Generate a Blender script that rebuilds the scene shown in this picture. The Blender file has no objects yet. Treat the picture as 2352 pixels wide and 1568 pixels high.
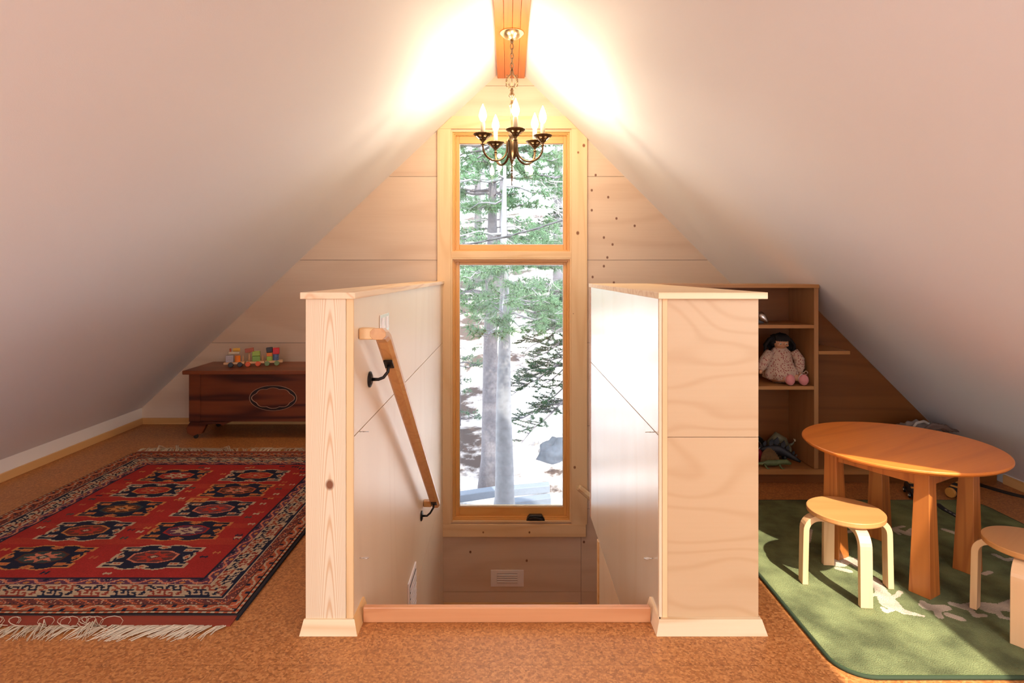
import bpy, bmesh, math, random
import numpy as np
from mathutils import Vector, Matrix, noise as mnoise

random.seed(7)
R = math.radians
scn = bpy.context.scene
C = scn.collection

# ------------------------------------------------------------------ camera
F = 1350.0; CX = 1168.0; HY = 627.0; EYE = 1.2
cam_d = bpy.data.cameras.new('camera'); cam = bpy.data.objects.new('camera', cam_d); C.objects.link(cam)
cam.location = (0, 0, EYE); cam.rotation_euler = (R(90), 0, 0)
cam_d.lens = F / 2352 * 36; cam_d.sensor_width = 36
cam_d.shift_x = (1176 - CX) / 2352; cam_d.shift_y = -(784 - HY) / 2352
cam_d.clip_start = 0.02; cam_d.clip_end = 300
scn.camera = cam

# ------------------------------------------------------------------ sky, sun, big lights, exposure
w = bpy.data.worlds.new('world'); scn.world = w; w.use_nodes = True
nt = w.node_tree; bg = nt.nodes['Background']
sky = nt.nodes.new('ShaderNodeTexSky'); sky.sky_type = 'NISHITA'; sky.sun_disc = False
sky.sun_elevation = R(48); sky.sun_rotation = R(180 - 14); sky.altitude = 1800; sky.dust_density = 2.5; sky.ozone_density = 0.6
hs = nt.nodes.new('ShaderNodeHueSaturation'); hs.inputs['Saturation'].default_value = .45
nt.links.new(sky.outputs[0], hs.inputs['Color']); nt.links.new(hs.outputs[0], bg.inputs[0]); bg.inputs[1].default_value = 1.7
SUN = Vector((-.22, .86, -1)).normalized()
sd = bpy.data.lights.new('sun', 'SUN'); sd.energy = 10.5; sd.angle = R(0.9); sd.color = (1, .93, .82)
so = bpy.data.objects.new('sun', sd); C.objects.link(so); so.rotation_euler = SUN.to_track_quat('-Z', 'Y').to_euler(); so.location = (3, -6, 9)

def area(name, loc, rot, sx, sy, e, col, portal=False):
    d = bpy.data.lights.new(name, 'AREA'); d.shape = 'RECTANGLE'; d.size = sx; d.size_y = sy; d.energy = e; d.color = col
    o = bpy.data.objects.new(name, d); C.objects.link(o); o.location = loc; o.rotation_euler = rot
    if portal: d.cycles.is_portal = True
    return o
# added fill panels behind the camera, standing in for daylight; no openings there
area('left_slope_fill', (-1.60, -1.2, 1.33), (0, R(-43.2), 0), 0.95, 2.0, 86, (.91, .96, 1))
area('right_slope_fill', (1.60, -1.2, 1.26), (0, R(45.1), 0), 0.95, 2.0, 66, (.91, .96, 1))
area('rear_wall_fill', (-1.58, -2.9, .62), (R(90), 0, 0), .75, .75, 9, (.93, .97, 1))
area('rear_wall_fill', (1.58, -2.9, .62), (R(90), 0, 0), .75, .75, 9, (.93, .97, 1))
scn.view_settings.view_transform = 'Standard'; scn.view_settings.look = 'None'
scn.view_settings.exposure = 0.0; scn.view_settings.gamma = 1.0
scn.view_settings.use_curve_mapping = False
try:
    scn.cycles.use_denoising = True; scn.cycles.denoiser = 'OPENIMAGEDENOISE'
except Exception: pass
scn.cycles.max_bounces = 10; scn.cycles.diffuse_bounces = 6; scn.cycles.transparent_max_bounces = 12
scn.cycles.sample_clamp_indirect = 6.0; scn.cycles.caustics_reflective = False; scn.cycles.caustics_refractive = False

# ------------------------------------------------------------------ helpers
def P(x, y, Y):            # photo pixel at depth Y -> point
    return Vector(((x - CX) * Y / F, Y, EYE - (y - HY) * Y / F))

def offset(parent):
    v = Vector((0, 0, 0))
    while parent is not None:
        v += parent.location; parent = parent.parent
    return v

def tag(o, label=None, cat=None, group=None, kind=None):
    if label: o['label'] = label
    if cat: o['category'] = cat
    if group: o['group'] = group
    if kind: o['kind'] = kind
    return o

def thing(name, loc, label=None, cat=None, group=None, kind=None):
    o = bpy.data.objects.new(name, None); C.objects.link(o); o.location = loc; o.empty_display_size = .05
    return tag(o, label, cat, group, kind)

class MB:
    def __init__(s): s.v = []; s.f = []
    def add(s, vs, fs):
        n = len(s.v); s.v += [tuple(v) for v in vs]; s.f += [tuple(i + n for i in f) for f in fs]; return s
    def box(s, x0, x1, y0, y1, z0, z1):
        vs = [(x, y, z) for x in (x0, x1) for y in (y0, y1) for z in (z0, z1)]
        return s.add(vs, [(0, 1, 3, 2), (4, 6, 7, 5), (0, 4, 5, 1), (2, 3, 7, 6), (0, 2, 6, 4), (1, 5, 7, 3)])
    def obox(s, c, ax, ay, az):      # oriented box from centre and half axes
        c = Vector(c); ax = Vector(ax); ay = Vector(ay); az = Vector(az)
        vs = [c + ax * i + ay * j + az * k for i in (-1, 1) for j in (-1, 1) for k in (-1, 1)]
        return s.add(vs, [(0, 1, 3, 2), (4, 6, 7, 5), (0, 4, 5, 1), (2, 3, 7, 6), (0, 2, 6, 4), (1, 5, 7, 3)])
    def prism(s, poly, axis, a0, a1):   # poly: 2D points in the plane normal to axis
        def mk(p, a):
            if axis == 'y': return (p[0], a, p[1])
            if axis == 'x': return (a, p[0], p[1])
            return (p[0], p[1], a)
        n = len(poly); vs = [mk(p, a0) for p in poly] + [mk(p, a1) for p in poly]
        fs = [tuple(range(n)), tuple(range(2 * n - 1, n - 1, -1))] + [(i, i + n, (i + 1) % n + n, (i + 1) % n) for i in range(n)]
        return s.add(vs, fs)
    def hexa(s, b, t):                # bottom quad, top quad
        return s.add(list(b) + list(t), [(3, 2, 1, 0), (4, 5, 6, 7), (0, 1, 5, 4), (1, 2, 6, 5), (2, 3, 7, 6), (3, 0, 4, 7)])
    def tube(s, path, rad, n=8, flat=1.0, cap=True, up=(0, 0, 1)):
        path = [Vector(p) for p in path]; m = len(path)
        rr = rad if hasattr(rad, '__len__') else [rad] * m
        rings = []; prev = None
        for i, p in enumerate(path):
            d = (path[min(i + 1, m - 1)] - path[max(i - 1, 0)])
            if d.length < 1e-9: d = Vector((0, 0, 1))
            d.normalize()
            if prev is None:
                u = Vector(up); u = u - d * u.dot(d)
                if u.length < 1e-3: u = Vector((1, 0, 0)) - d * d.x
                if u.length < 1e-3: u = Vector((0, 1, 0))
            else: u = prev - d * prev.dot(d)
            u.normalize(); prev = u; v = d.cross(u)
            rings.append([p + (u * math.cos(a) + v * math.sin(a) * flat) * rr[i] for a in [2 * math.pi * k / n for k in range(n)]])
        vs = [q for r_ in rings for q in r_]
        fs = [(i * n + k, i * n + (k + 1) % n, (i + 1) * n + (k + 1) % n, (i + 1) * n + k) for i in range(m - 1) for k in range(n)]
        if cap: fs += [tuple(range(n - 1, -1, -1)), tuple((m - 1) * n + k for k in range(n))]
        return s.add(vs, fs)
    def lathe(s, prof, c=(0, 0, 0), n=24, skip=None, scallop=0, cap=True):   # prof [(r,z)]
        vs = []; fs = []
        for j, (r, z) in enumerate(prof):
            for k in range(n):
                a = 2 * math.pi * k / n
                q = r * (1 + (scallop * math.cos(a * n / 2) if j >= len(prof) // 2 else 0))
                vs.append((c[0] + q * math.cos(a), c[1] + q * math.sin(a), c[2] + z))
        for j in range(len(prof) - 1):
            for k in range(n):
                if skip and skip(j, k): continue
                fs.append((j * n + k, j * n + (k + 1) % n, (j + 1) * n + (k + 1) % n, (j + 1) * n + k))
        if cap: fs += [tuple(range(n - 1, -1, -1)), tuple((len(prof) - 1) * n + k for k in range(n))]
        return s.add(vs, fs)
    def blob(s, c, rx, ry, rz, n=14, m=9, rot=None, warp=0, seed=0, wf=6):
        vs = []; fs = []; c = Vector(c)
        for j in range(m + 1):
            t = math.pi * j / m
            for k in range(n):
                a = 2 * math.pi * k / n
                d = Vector((math.sin(t) * math.cos(a), math.sin(t) * math.sin(a), math.cos(t)))
                q = Vector((d.x * rx, d.y * ry, d.z * rz))
                if warp: q *= 1 + warp * mnoise.noise(d * wf * .3 + Vector((seed, 0, 0)))
                if rot: q = rot @ q
                vs.append(c + q)
        for j in range(m):
            for k in range(n): fs.append((j * n + k, (j + 1) * n + k, (j + 1) * n + (k + 1) % n, j * n + (k + 1) % n))
        return s.add(vs, fs)
    def torus(s, c, R_, r, n=16, m=6, rot=None, sz=1.0):
        vs = []; fs = []; c = Vector(c)
        for k in range(n):
            a = 2 * math.pi * k / n
            for j in range(m):
                b = 2 * math.pi * j / m
                q = Vector(((R_ + r * math.cos(b)) * math.cos(a), r * math.sin(b), (R_ * sz + r * math.cos(b)) * math.sin(a)))
                if rot: q = rot @ q
                vs.append(c + q)
        for k in range(n):
            for j in range(m): fs.append((k * m + j, k * m + (j + 1) % m, ((k + 1) % n) * m + (j + 1) % m, ((k + 1) % n) * m + j))
        return s.add(vs, fs)
    def build(s, name, mat, parent=None, smooth=False, bevel=0, kind=None, label=None, fix=True):
        me = bpy.data.meshes.new(name); off = offset(parent)
        me.from_pydata([(v[0] - off.x, v[1] - off.y, v[2] - off.z) for v in s.v], [], s.f)
        if fix:
            bm = bmesh.new(); bm.from_mesh(me)
            bmesh.ops.remove_doubles(bm, verts=bm.verts, dist=1e-6)
            bmesh.ops.recalc_face_normals(bm, faces=bm.faces); bm.to_mesh(me); bm.free()
        if smooth: me.polygons.foreach_set('use_smooth', [True] * len(me.polygons))
        me.update()
        if mat is not None: me.materials.append(mat)
        o = bpy.data.objects.new(name, me); C.objects.link(o)
        if parent is not None: o.parent = parent
        if bevel:
            b = o.modifiers.new('bevel', 'BEVEL'); b.width = bevel; b.segments = 2; b.limit_method = 'ANGLE'; b.angle_limit = R(40)
        if kind: o['kind'] = kind
        if label: o['label'] = label
        return o

def children(o): return [c for c in bpy.data.objects if c.parent == o]
def copy_tree(o, parent=None):
    c = o.copy(); C.objects.link(c); c.parent = parent
    for ch in children(o): copy_tree(ch, c)
    return c

def clip(poly, a, b, c):      # keep a*x+b*z<=c
    out = []
    for i in range(len(poly)):
        p, q = poly[i], poly[(i + 1) % len(poly)]
        dp = a * p[0] + b * p[1] - c; dq = a * q[0] + b * q[1] - c
        if dp <= 0: out.append(p)
        if dp * dq < 0:
            t = dp / (dp - dq); out.append((p[0] + (q[0] - p[0]) * t, p[1] + (q[1] - p[1]) * t))
    return out

# ------------------------------------------------------------------ materials
def new_mat(name):
    m = bpy.data.materials.new(name); m.use_nodes = True
    n = m.node_tree.nodes; l = m.node_tree.links
    return m, n, l, n['Principled BSDF']

def plain(name, col, rough=.5, metal=0, bump=0, bscale=200, emis=None, es=0, var=0, vscale=30, coat=0, sheen=0):
    m, n, l, b = new_mat(name)
    b.inputs['Base Color'].default_value = (*col, 1); b.inputs['Roughness'].default_value = rough; b.inputs['Metallic'].default_value = metal
    if coat: b.inputs['Coat Weight'].default_value = coat; b.inputs['Coat Roughness'].default_value = .15
    if sheen: b.inputs['Sheen Weight'].default_value = sheen
    if emis: b.inputs['Emission Color'].default_value = (*emis, 1); b.inputs['Emission Strength'].default_value = es
    tc = n.new('ShaderNodeTexCoord')
    if bump:
        t = n.new('ShaderNodeTexNoise'); t.inputs['Scale'].default_value = bscale; t.inputs['Detail'].default_value = 3
        l.new(tc.outputs['Object'], t.inputs['Vector'])
        bp = n.new('ShaderNodeBump'); bp.inputs['Strength'].default_value = bump; bp.inputs['Distance'].default_value = .002
        l.new(t.outputs['Fac'], bp.inputs['Height']); l.new(bp.outputs[0], b.inputs['Normal'])
    if var:
        t = n.new('ShaderNodeTexNoise'); t.inputs['Scale'].default_value = vscale; t.inputs['Detail'].default_value = 4
        l.new(tc.outputs['Object'], t.inputs['Vector'])
        mx = n.new('ShaderNodeMix'); mx.data_type = 'RGBA'
        mx.inputs[6].default_value = (*[c * (1 - var) for c in col], 1); mx.inputs[7].default_value = (*[min(1, c * (1 + var)) for c in col], 1)
        l.new(t.outputs['Fac'], mx.inputs[0]); l.new(mx.outputs[2], b.inputs['Base Color'])
    return m

def wood(name, base, dark, along='z', S=3.0, K=60, stretch=.12, a=.5, g=.35, rough=.45, knots=(), coat=0, seed=0, rnd=.10, kplane='xz', spec=.5, cath=None, kvor=0):
    m, n, l, b = new_mat(name)
    tc = n.new('ShaderNodeTexCoord'); mp = n.new('ShaderNodeMapping')
    sc = [1, 1, 1]; sc['xyz'.index(along)] = stretch
    mp.inputs['Scale'].default_value = sc; mp.inputs['Location'].default_value = (seed * 3.7, seed * 1.3, seed * 2.1)
    oi = n.new('ShaderNodeObjectInfo')
    ad = n.new('ShaderNodeVectorMath'); ad.operation = 'ADD'
    ms = n.new('ShaderNodeVectorMath'); ms.operation = 'SCALE'; ms.inputs[0].default_value = (13, 7, 5)
    l.new(oi.outputs['Random'], ms.inputs['Scale']); l.new(tc.outputs['Object'], ad.inputs[0])
    if rnd: l.new(ms.outputs[0], ad.inputs[1])
    l.new(ad.outputs[0], mp.inputs['Vector'])
    n1 = n.new('ShaderNodeTexNoise'); n1.inputs['Scale'].default_value = S; n1.inputs['Detail'].default_value = 1.2; n1.inputs['Roughness'].default_value = .4
    l.new(mp.outputs[0], n1.inputs['Vector'])
    mu = n.new('ShaderNodeMath'); mu.operation = 'MULTIPLY'; mu.inputs[1].default_value = K; l.new(n1.outputs['Fac'], mu.inputs[0])
    if cath:      # flat-sawn board: nested arches about a centre line
        xc, ca_, cb_ = cath; sx = n.new('ShaderNodeSeparateXYZ'); l.new(tc.outputs['Object'], sx.inputs[0])
        q1 = n.new('ShaderNodeMath'); q1.operation = 'MULTIPLY_ADD'; q1.inputs[1].default_value = 1; q1.inputs[2].default_value = -xc; l.new(sx.outputs[0], q1.inputs[0])
        nn_ = n.new('ShaderNodeMath'); nn_.operation = 'MULTIPLY_ADD'; nn_.inputs[1].default_value = .03; nn_.inputs[2].default_value = -.015; l.new(n1.outputs['Fac'], nn_.inputs[0])
        q0 = n.new('ShaderNodeMath'); q0.operation = 'ADD'; l.new(q1.outputs[0], q0.inputs[0]); l.new(nn_.outputs[0], q0.inputs[1])
        q2 = n.new('ShaderNodeMath'); q2.operation = 'POWER'; q2.inputs[1].default_value = 2; l.new(q0.outputs[0], q2.inputs[0])
        q3 = n.new('ShaderNodeMath'); q3.operation = 'MULTIPLY_ADD'; q3.inputs[1].default_value = cb_; l.new(q2.outputs[0], q3.inputs[0]); l.new(mu.outputs[0], q3.inputs[2])
        q4 = n.new('ShaderNodeMath'); q4.operation = 'MULTIPLY_ADD'; q4.inputs[1].default_value = ca_; l.new(sx.outputs[2], q4.inputs[0]); l.new(q3.outputs[0], q4.inputs[2]); mu = q4
    si = n.new('ShaderNodeMath'); si.operation = 'SINE'; l.new(mu.outputs[0], si.inputs[0])
    mr = n.new('ShaderNodeMapRange'); mr.inputs[1].default_value = -.2; mr.inputs[2].default_value = 1; l.new(si.outputs[0], mr.inputs[0])
    pw = n.new('ShaderNodeMath'); pw.operation = 'POWER'; pw.inputs[1].default_value = 2.2; l.new(mr.outputs[0], pw.inputs[0])
    mp2 = n.new('ShaderNodeMapping'); sc2 = [90, 90, 90]; sc2['xyz'.index(along)] = 2.5; mp2.inputs['Scale'].default_value = sc2
    l.new(ad.outputs[0], mp2.inputs['Vector'])
    n2 = n.new('ShaderNodeTexNoise'); n2.inputs['Scale'].default_value = 1; n2.inputs['Detail'].default_value = 4; l.new(mp2.outputs[0], n2.inputs['Vector'])
    m1 = n.new('ShaderNodeMath'); m1.operation = 'MULTIPLY'; m1.inputs[1].default_value = a; l.new(pw.outputs[0], m1.inputs[0])
    m2 = n.new('ShaderNodeMath'); m2.operation = 'MULTIPLY_ADD'; m2.inputs[1].default_value = g; l.new(n2.outputs['Fac'], m2.inputs[0]); l.new(m1.outputs[0], m2.inputs[2])
    # broad tone drift
    n3 = n.new('ShaderNodeTexNoise'); n3.inputs['Scale'].default_value = 1.6; l.new(mp.outputs[0], n3.inputs['Vector'])
    m3 = n.new('ShaderNodeMath'); m3.operation = 'MULTIPLY_ADD'; m3.inputs[1].default_value = .35; m3.inputs[2].default_value = -.175; l.new(n3.outputs['Fac'], m3.inputs[0])
    m4 = n.new('ShaderNodeMath'); m4.operation = 'ADD'; m4.use_clamp = True; l.new(m2.outputs[0], m4.inputs[0]); l.new(m3.outputs[0], m4.inputs[1])
    mx = n.new('ShaderNodeMix'); mx.data_type = 'RGBA'; mx.inputs[6].default_value = (*base, 1); mx.inputs[7].default_value = (*dark, 1)
    l.new(m4.outputs[0], mx.inputs[0]); out = mx.outputs[2]
    if rnd:
        hv = n.new('ShaderNodeHueSaturation'); rr = n.new('ShaderNodeMath'); rr.operation = 'MULTIPLY_ADD'; rr.inputs[1].default_value = rnd; rr.inputs[2].default_value = 1 - rnd / 2
        l.new(oi.outputs['Random'], rr.inputs[0]); l.new(rr.outputs[0], hv.inputs['Value']); l.new(out, hv.inputs['Color']); out = hv.outputs[0]
    for (kx, kz, kr) in knots:
        d = n.new('ShaderNodeVectorMath'); d.operation = 'SUBTRACT'
        l.new(tc.outputs['Object'], d.inputs[0]); d.inputs[1].default_value = (kx, 0, kz) if kplane == 'xz' else (kx, kz, 0)
        mm = n.new('ShaderNodeVectorMath'); mm.operation = 'MULTIPLY'; mm.inputs[1].default_value = (1, 0, .8) if kplane == 'xz' else (1, .8, 0)
        l.new(d.outputs[0], mm.inputs[0]); ln = n.new('ShaderNodeVectorMath'); ln.operation = 'LENGTH'; l.new(mm.outputs[0], ln.inputs[0])
        r_ = n.new('ShaderNodeMapRange'); r_.inputs[1].default_value = kr; r_.inputs[2].default_value = kr * .55; l.new(ln.outputs['Value'], r_.inputs[0])
        k = n.new('ShaderNodeMix'); k.data_type = 'RGBA'; k.inputs[7].default_value = (dark[0] * .35, dark[1] * .22, dark[2] * .18, 1)
        l.new(r_.outputs[0], k.inputs[0]); l.new(out, k.inputs[6]); out = k.outputs[2]
    if kvor:      # scattered small knots
        v = n.new('ShaderNodeTexVoronoi'); v.inputs['Scale'].default_value = kvor; l.new(ad.outputs[0], v.inputs['Vector'])
        wn = n.new('ShaderNodeSeparateColor'); l.new(v.outputs['Color'], wn.inputs[0])
        gt = n.new('ShaderNodeMath'); gt.operation = 'MULTIPLY_ADD'; gt.inputs[1].default_value = .16; gt.inputs[2].default_value = -.06; l.new(wn.outputs[0], gt.inputs[0])
        lt = n.new('ShaderNodeMath'); lt.operation = 'LESS_THAN'; l.new(v.outputs['Distance'], lt.inputs[0]); l.new(gt.outputs[0], lt.inputs[1])
        k = n.new('ShaderNodeMix'); k.data_type = 'RGBA'; k.inputs[7].default_value = (dark[0] * .5, dark[1] * .32, dark[2] * .25, 1)
        l.new(lt.outputs[0], k.inputs[0]); l.new(out, k.inputs[6]); out = k.outputs[2]
    l.new(out, b.inputs['Base Color'])
    b.inputs['Roughness'].default_value = rough; b.inputs['Specular IOR Level'].default_value = spec
    if coat: b.inputs['Coat Weight'].default_value = coat; b.inputs['Coat Roughness'].default_value = max(.15, rough * .9)
    bp = n.new('ShaderNodeBump'); bp.inputs['Strength'].default_value = .08; bp.inputs['Distance'].default_value = .002
    l.new(n2.outputs['Fac'], bp.inputs['Height']); l.new(bp.outputs[0], b.inputs['Normal'])
    return m

def KB(x, y): p = P(x, y, 4.66); return (p.x, p.z)
M = {}
M['ceiling'] = plain('painted_plaster', (.82, .84, .885), .65, bump=.12, bscale=260)
M['white'] = plain('white_paint', (.82, .79, .76), .5)
BKN = [(*KB(x, y), .011) for (x, y) in ((1369, 401), (1360, 436), (1398, 452), (1417, 501), (1459, 518), (1388, 545), (1408, 561), (1396, 591), (1388, 611), (1362, 636), (1411, 649), (1360, 482), (1080, 1270), (1210, 1290), (1342, 1247))]
M['ply_back'] = wood('birch_ply_back', (.72, .57, .44), (.56, .39, .27), 'x', S=2.2, K=34, stretch=.2, a=.30, g=.30, rough=.5, kvor=2.2, seed=1, rnd=.05, knots=BKN)
M['ply'] = wood('birch_ply', (.585, .40, .225), (.43, .24, .105), 'x', S=3.6, K=75, stretch=.45, a=.26, g=.15, rough=.45, seed=2, rnd=.04)
M['ply_gloss'] = wood('varnished_ply_glare', (.80, .68, .52), (.68, .50, .33), 'z', S=2.0, K=30, stretch=.25, a=.15, g=.15, rough=.27, seed=5, rnd=.03, spec=1.0, coat=1.0)  # same stairwell ply, its base paled to carry the window glare
M['ply_stair'] = wood('birch_ply_stairwell', (.76, .58, .39), (.64, .43, .25), 'z', S=2.0, K=30, stretch=.25, a=.2, g=.2, rough=.36, seed=5, rnd=.03, spec=.6, coat=.3)
pk = P(758, 1112, 1.97)
M['pine_post'] = wood('white_pine_post', (.78, .665, .48), (.60, .34, .16), 'z', S=9.0, K=7, stretch=.055, a=.62, g=.18, rough=.5, knots=[(pk.x + .6, pk.z, .017)], seed=3, rnd=0, cath=(.002, 46, 17000))
M['pine'] = wood('white_pine', (.78, .60, .37), (.60, .36, .16), 'x', S=9.0, K=38, stretch=.06, a=.5, g=.25, rough=.5, seed=4)
M['pine_y'] = wood('white_pine_long', (.84, .64, .42), (.64, .36, .17), 'y', S=9.0, K=38, stretch=.06, a=.5, g=.25, rough=.5, seed=4)
M['pine_z'] = wood('white_pine_strip', (.80, .56, .30), (.60, .33, .13), 'z', S=9.0, K=30, stretch=.05, a=.4, g=.3, rough=.5, seed=8)
M['pine_pale'] = wood('pale_pine_strip', (.78, .62, .42), (.62, .42, .22), 'z', S=9.0, K=30, stretch=.05, a=.35, g=.3, rough=.5, seed=8)
M['casing'] = wood('casing_pine', (.82, .60, .36), (.68, .42, .20), 'z', S=7, K=26, stretch=.1, a=.35, g=.25, rough=.5, seed=6, rnd=.03,
    knots=[(*KB(1341, 334), .014), (*KB(1328, 350), .010), (*KB(1327, 535), .015), (*KB(1320, 1073), .012), (*KB(1317, 720), .004)])
M['casing_x'] = wood('casing_pine_across', (.82, .60, .36), (.68, .42, .20), 'x', S=7, K=26, stretch=.1, a=.4, g=.25, rough=.5, seed=9, rnd=.03,
    knots=[(*KB(1110, 1222), .008), (*KB(1216, 1222), .009)])
M['fir'] = wood('window_fir', (.78, .42, .13), (.62, .28, .07), 'z', S=12, K=30, stretch=.05, a=.3, g=.35, rough=.35, seed=10, rnd=.04, coat=.3)
M['fir_x'] = wood('window_fir_across', (.78, .42, .13), (.62, .28, .07), 'x', S=12, K=30, stretch=.05, a=.3, g=.35, rough=.35, seed=11, rnd=.04, coat=.3)
M['beam'] = wood('beam_fir', (.58, .17, .035), (.42, .10, .018), 'y', S=14, K=40, stretch=.04, a=.35, g=.4, rough=.4, seed=12, rnd=.12)
M['base_oak'] = wood('baseboard_fir', (.74, .44, .18), (.56, .27, .08), 'y', S=9, K=30, stretch=.06, a=.5, g=.3, rough=.4, seed=13)
M['base_x'] = wood('baseboard_fir_across', (.74, .44, .18), (.56, .27, .08), 'x', S=9, K=30, stretch=.06, a=.5, g=.3, rough=.4, seed=13)
M['rail'] = wood('handrail_fir', (.62, .32, .11), (.45, .19, .05), 'y', S=16, K=30, stretch=.1, a=.35, g=.5, rough=.35, seed=14, rnd=0, coat=.3)
M['thresh'] = wood('threshold_fir', (.62, .29, .13), (.44, .16, .06), 'x', S=14, K=30, stretch=.05, a=.35, g=.4, rough=.35, seed=15, rnd=0)
M['shelf'] = wood('bookcase_edge', (.42, .20, .065), (.30, .13, .035), 'x', S=8, K=30, stretch=.1, a=.3, g=.35, rough=.4, seed=16, rnd=.05)
M['shelf_z'] = wood('bookcase_upright', (.42, .21, .08), (.30, .13, .04), 'z', S=8, K=30, stretch=.1, a=.3, g=.35, rough=.4, seed=16, rnd=.05)
M['shelf_back'] = wood('bookcase_back_ply', (.25, .09, .02), (.16, .05, .010), 'x', S=3, K=40, stretch=.15, a=.35, g=.5, rough=.4, seed=17, rnd=0)
M['cherry'] = wood('cherry_table_top', (.62, .19, .028), (.44, .11, .014), 'x', S=5, K=44, stretch=.07, a=.35, g=.5, rough=.34, seed=18, rnd=0, coat=.1)
M['cherry_z'] = wood('cherry_table_leg', (.42, .135, .026), (.27, .07, .012), 'z', S=16, K=40, stretch=.05, a=.6, g=.35, rough=.35, seed=19, rnd=.05)
M['birch'] = wood('birch_stool_leg', (.66, .41, .21), (.50, .27, .11), 'z', S=14, K=26, stretch=.06, a=.3, g=.3, rough=.35, seed=20, rnd=.05, coat=.2)
M['birch_top'] = wood('birch_stool_seat', (.50, .235, .075), (.38, .15, .04), 'x', S=5, K=34, stretch=.1, a=.25, g=.45, rough=.33, seed=21, rnd=.05, coat=.25)
M['cedar'] = wood('red_cedar', (.20, .046, .012), (.05, .008, .003), 'x', S=7, K=26, stretch=.10, a=.8, g=.3, rough=.45, seed=22, rnd=0, coat=.05, spec=.3, kvor=8)
M['cedar_top'] = wood('red_cedar_lid', (.24, .060, .018), (.10, .020, .006), 'x', S=6, K=26, stretch=.07, a=.6, g=.3, rough=.4, seed=23, rnd=0, coat=.1, spec=.35)
M['iron'] = plain('black_iron', (.018, .014, .012), .38, .7)
M['brass'] = plain('antique_brass', (.17, .11, .06), .36, 1.0, var=.35, vscale=60)
M['canopy'] = plain('polished_brass', (.80, .62, .36), .22, 1.0)
M['steel'] = plain('zinc_steel', (.62, .60, .58), .3, 1.0)
M['plastic'] = plain('white_plastic', (.84, .78, .76), .35)
M['plate'] = plain('clear_switch_plate', (.78, .74, .70), .12, coat=.6)
M['black'] = plain('black_plastic', (.015, .014, .014), .3)
M['dark'] = plain('dark_slot', (.08, .06, .055), .7)
M['candle'] = plain('candle_sleeve_ivory', (.86, .72, .48), .5)
M['bulb'] = plain('lit_bulb', (1, .9, .7), .3, emis=(1, .80, .50), es=28)

# cork floor
m, n, l, b = new_mat('cork_floor')
tc = n.new('ShaderNodeTexCoord')
v = n.new('ShaderNodeTexVoronoi'); v.inputs['Scale'].default_value = 150; l.new(tc.outputs['Object'], v.inputs['Vector'])
sp = n.new('ShaderNodeSeparateColor'); l.new(v.outputs['Color'], sp.inputs[0])
nz = n.new('ShaderNodeTexNoise'); nz.inputs['Scale'].default_value = 60; nz.inputs['Detail'].default_value = 6; l.new(tc.outputs['Object'], nz.inputs['Vector'])
ml = n.new('ShaderNodeMath'); ml.operation = 'MULTIPLY_ADD'; ml.inputs[1].default_value = .45; l.new(sp.outputs[0], ml.inputs[0])
m5 = n.new('ShaderNodeMath'); m5.operation = 'MULTIPLY'; m5.inputs[1].default_value = .6; l.new(nz.outputs['Fac'], m5.inputs[0]); l.new(m5.outputs[0], ml.inputs[2])
cr = n.new('ShaderNodeValToRGB'); e = cr.color_ramp.elements
e[0].position = .12; e[0].color = (.22, .070, .018, 1); e[1].position = .85; e[1].color = (.62, .27, .085, 1)
e2 = e.new(.5); e2.color = (.43, .16, .042, 1); l.new(ml.outputs[0], cr.inputs[0])
bt = n.new('ShaderNodeTexBrick'); bt.offset = .5; bt.inputs['Scale'].default_value = 1; bt.inputs['Brick Width'].default_value = .9; bt.inputs['Row Height'].default_value = .3
bt.inputs['Mortar Size'].default_value = .0012; bt.inputs['Color1'].default_value = (1, 1, 1, 1); bt.inputs['Color2'].default_value = (.90, .90, .90, 1); bt.inputs['Mortar'].default_value = (.72, .70, .68, 1)
l.new(tc.outputs['Object'], bt.inputs['Vector'])
mx = n.new('ShaderNodeMix'); mx.data_type = 'RGBA'; mx.blend_type = 'MULTIPLY'; mx.inputs[0].default_value = 1
l.new(cr.outputs[0], mx.inputs[6]); l.new(bt.outputs[0], mx.inputs[7]); l.new(mx.outputs[2], b.inputs['Base Color'])
b.inputs['Roughness'].default_value = .42
bp = n.new('ShaderNodeBump'); bp.inputs['Strength'].default_value = .15; bp.inputs['Distance'].default_value = .001; l.new(ml.outputs[0], bp.inputs['Height']); l.new(bp.outputs[0], b.inputs['Normal'])
M['cork'] = m

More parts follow.
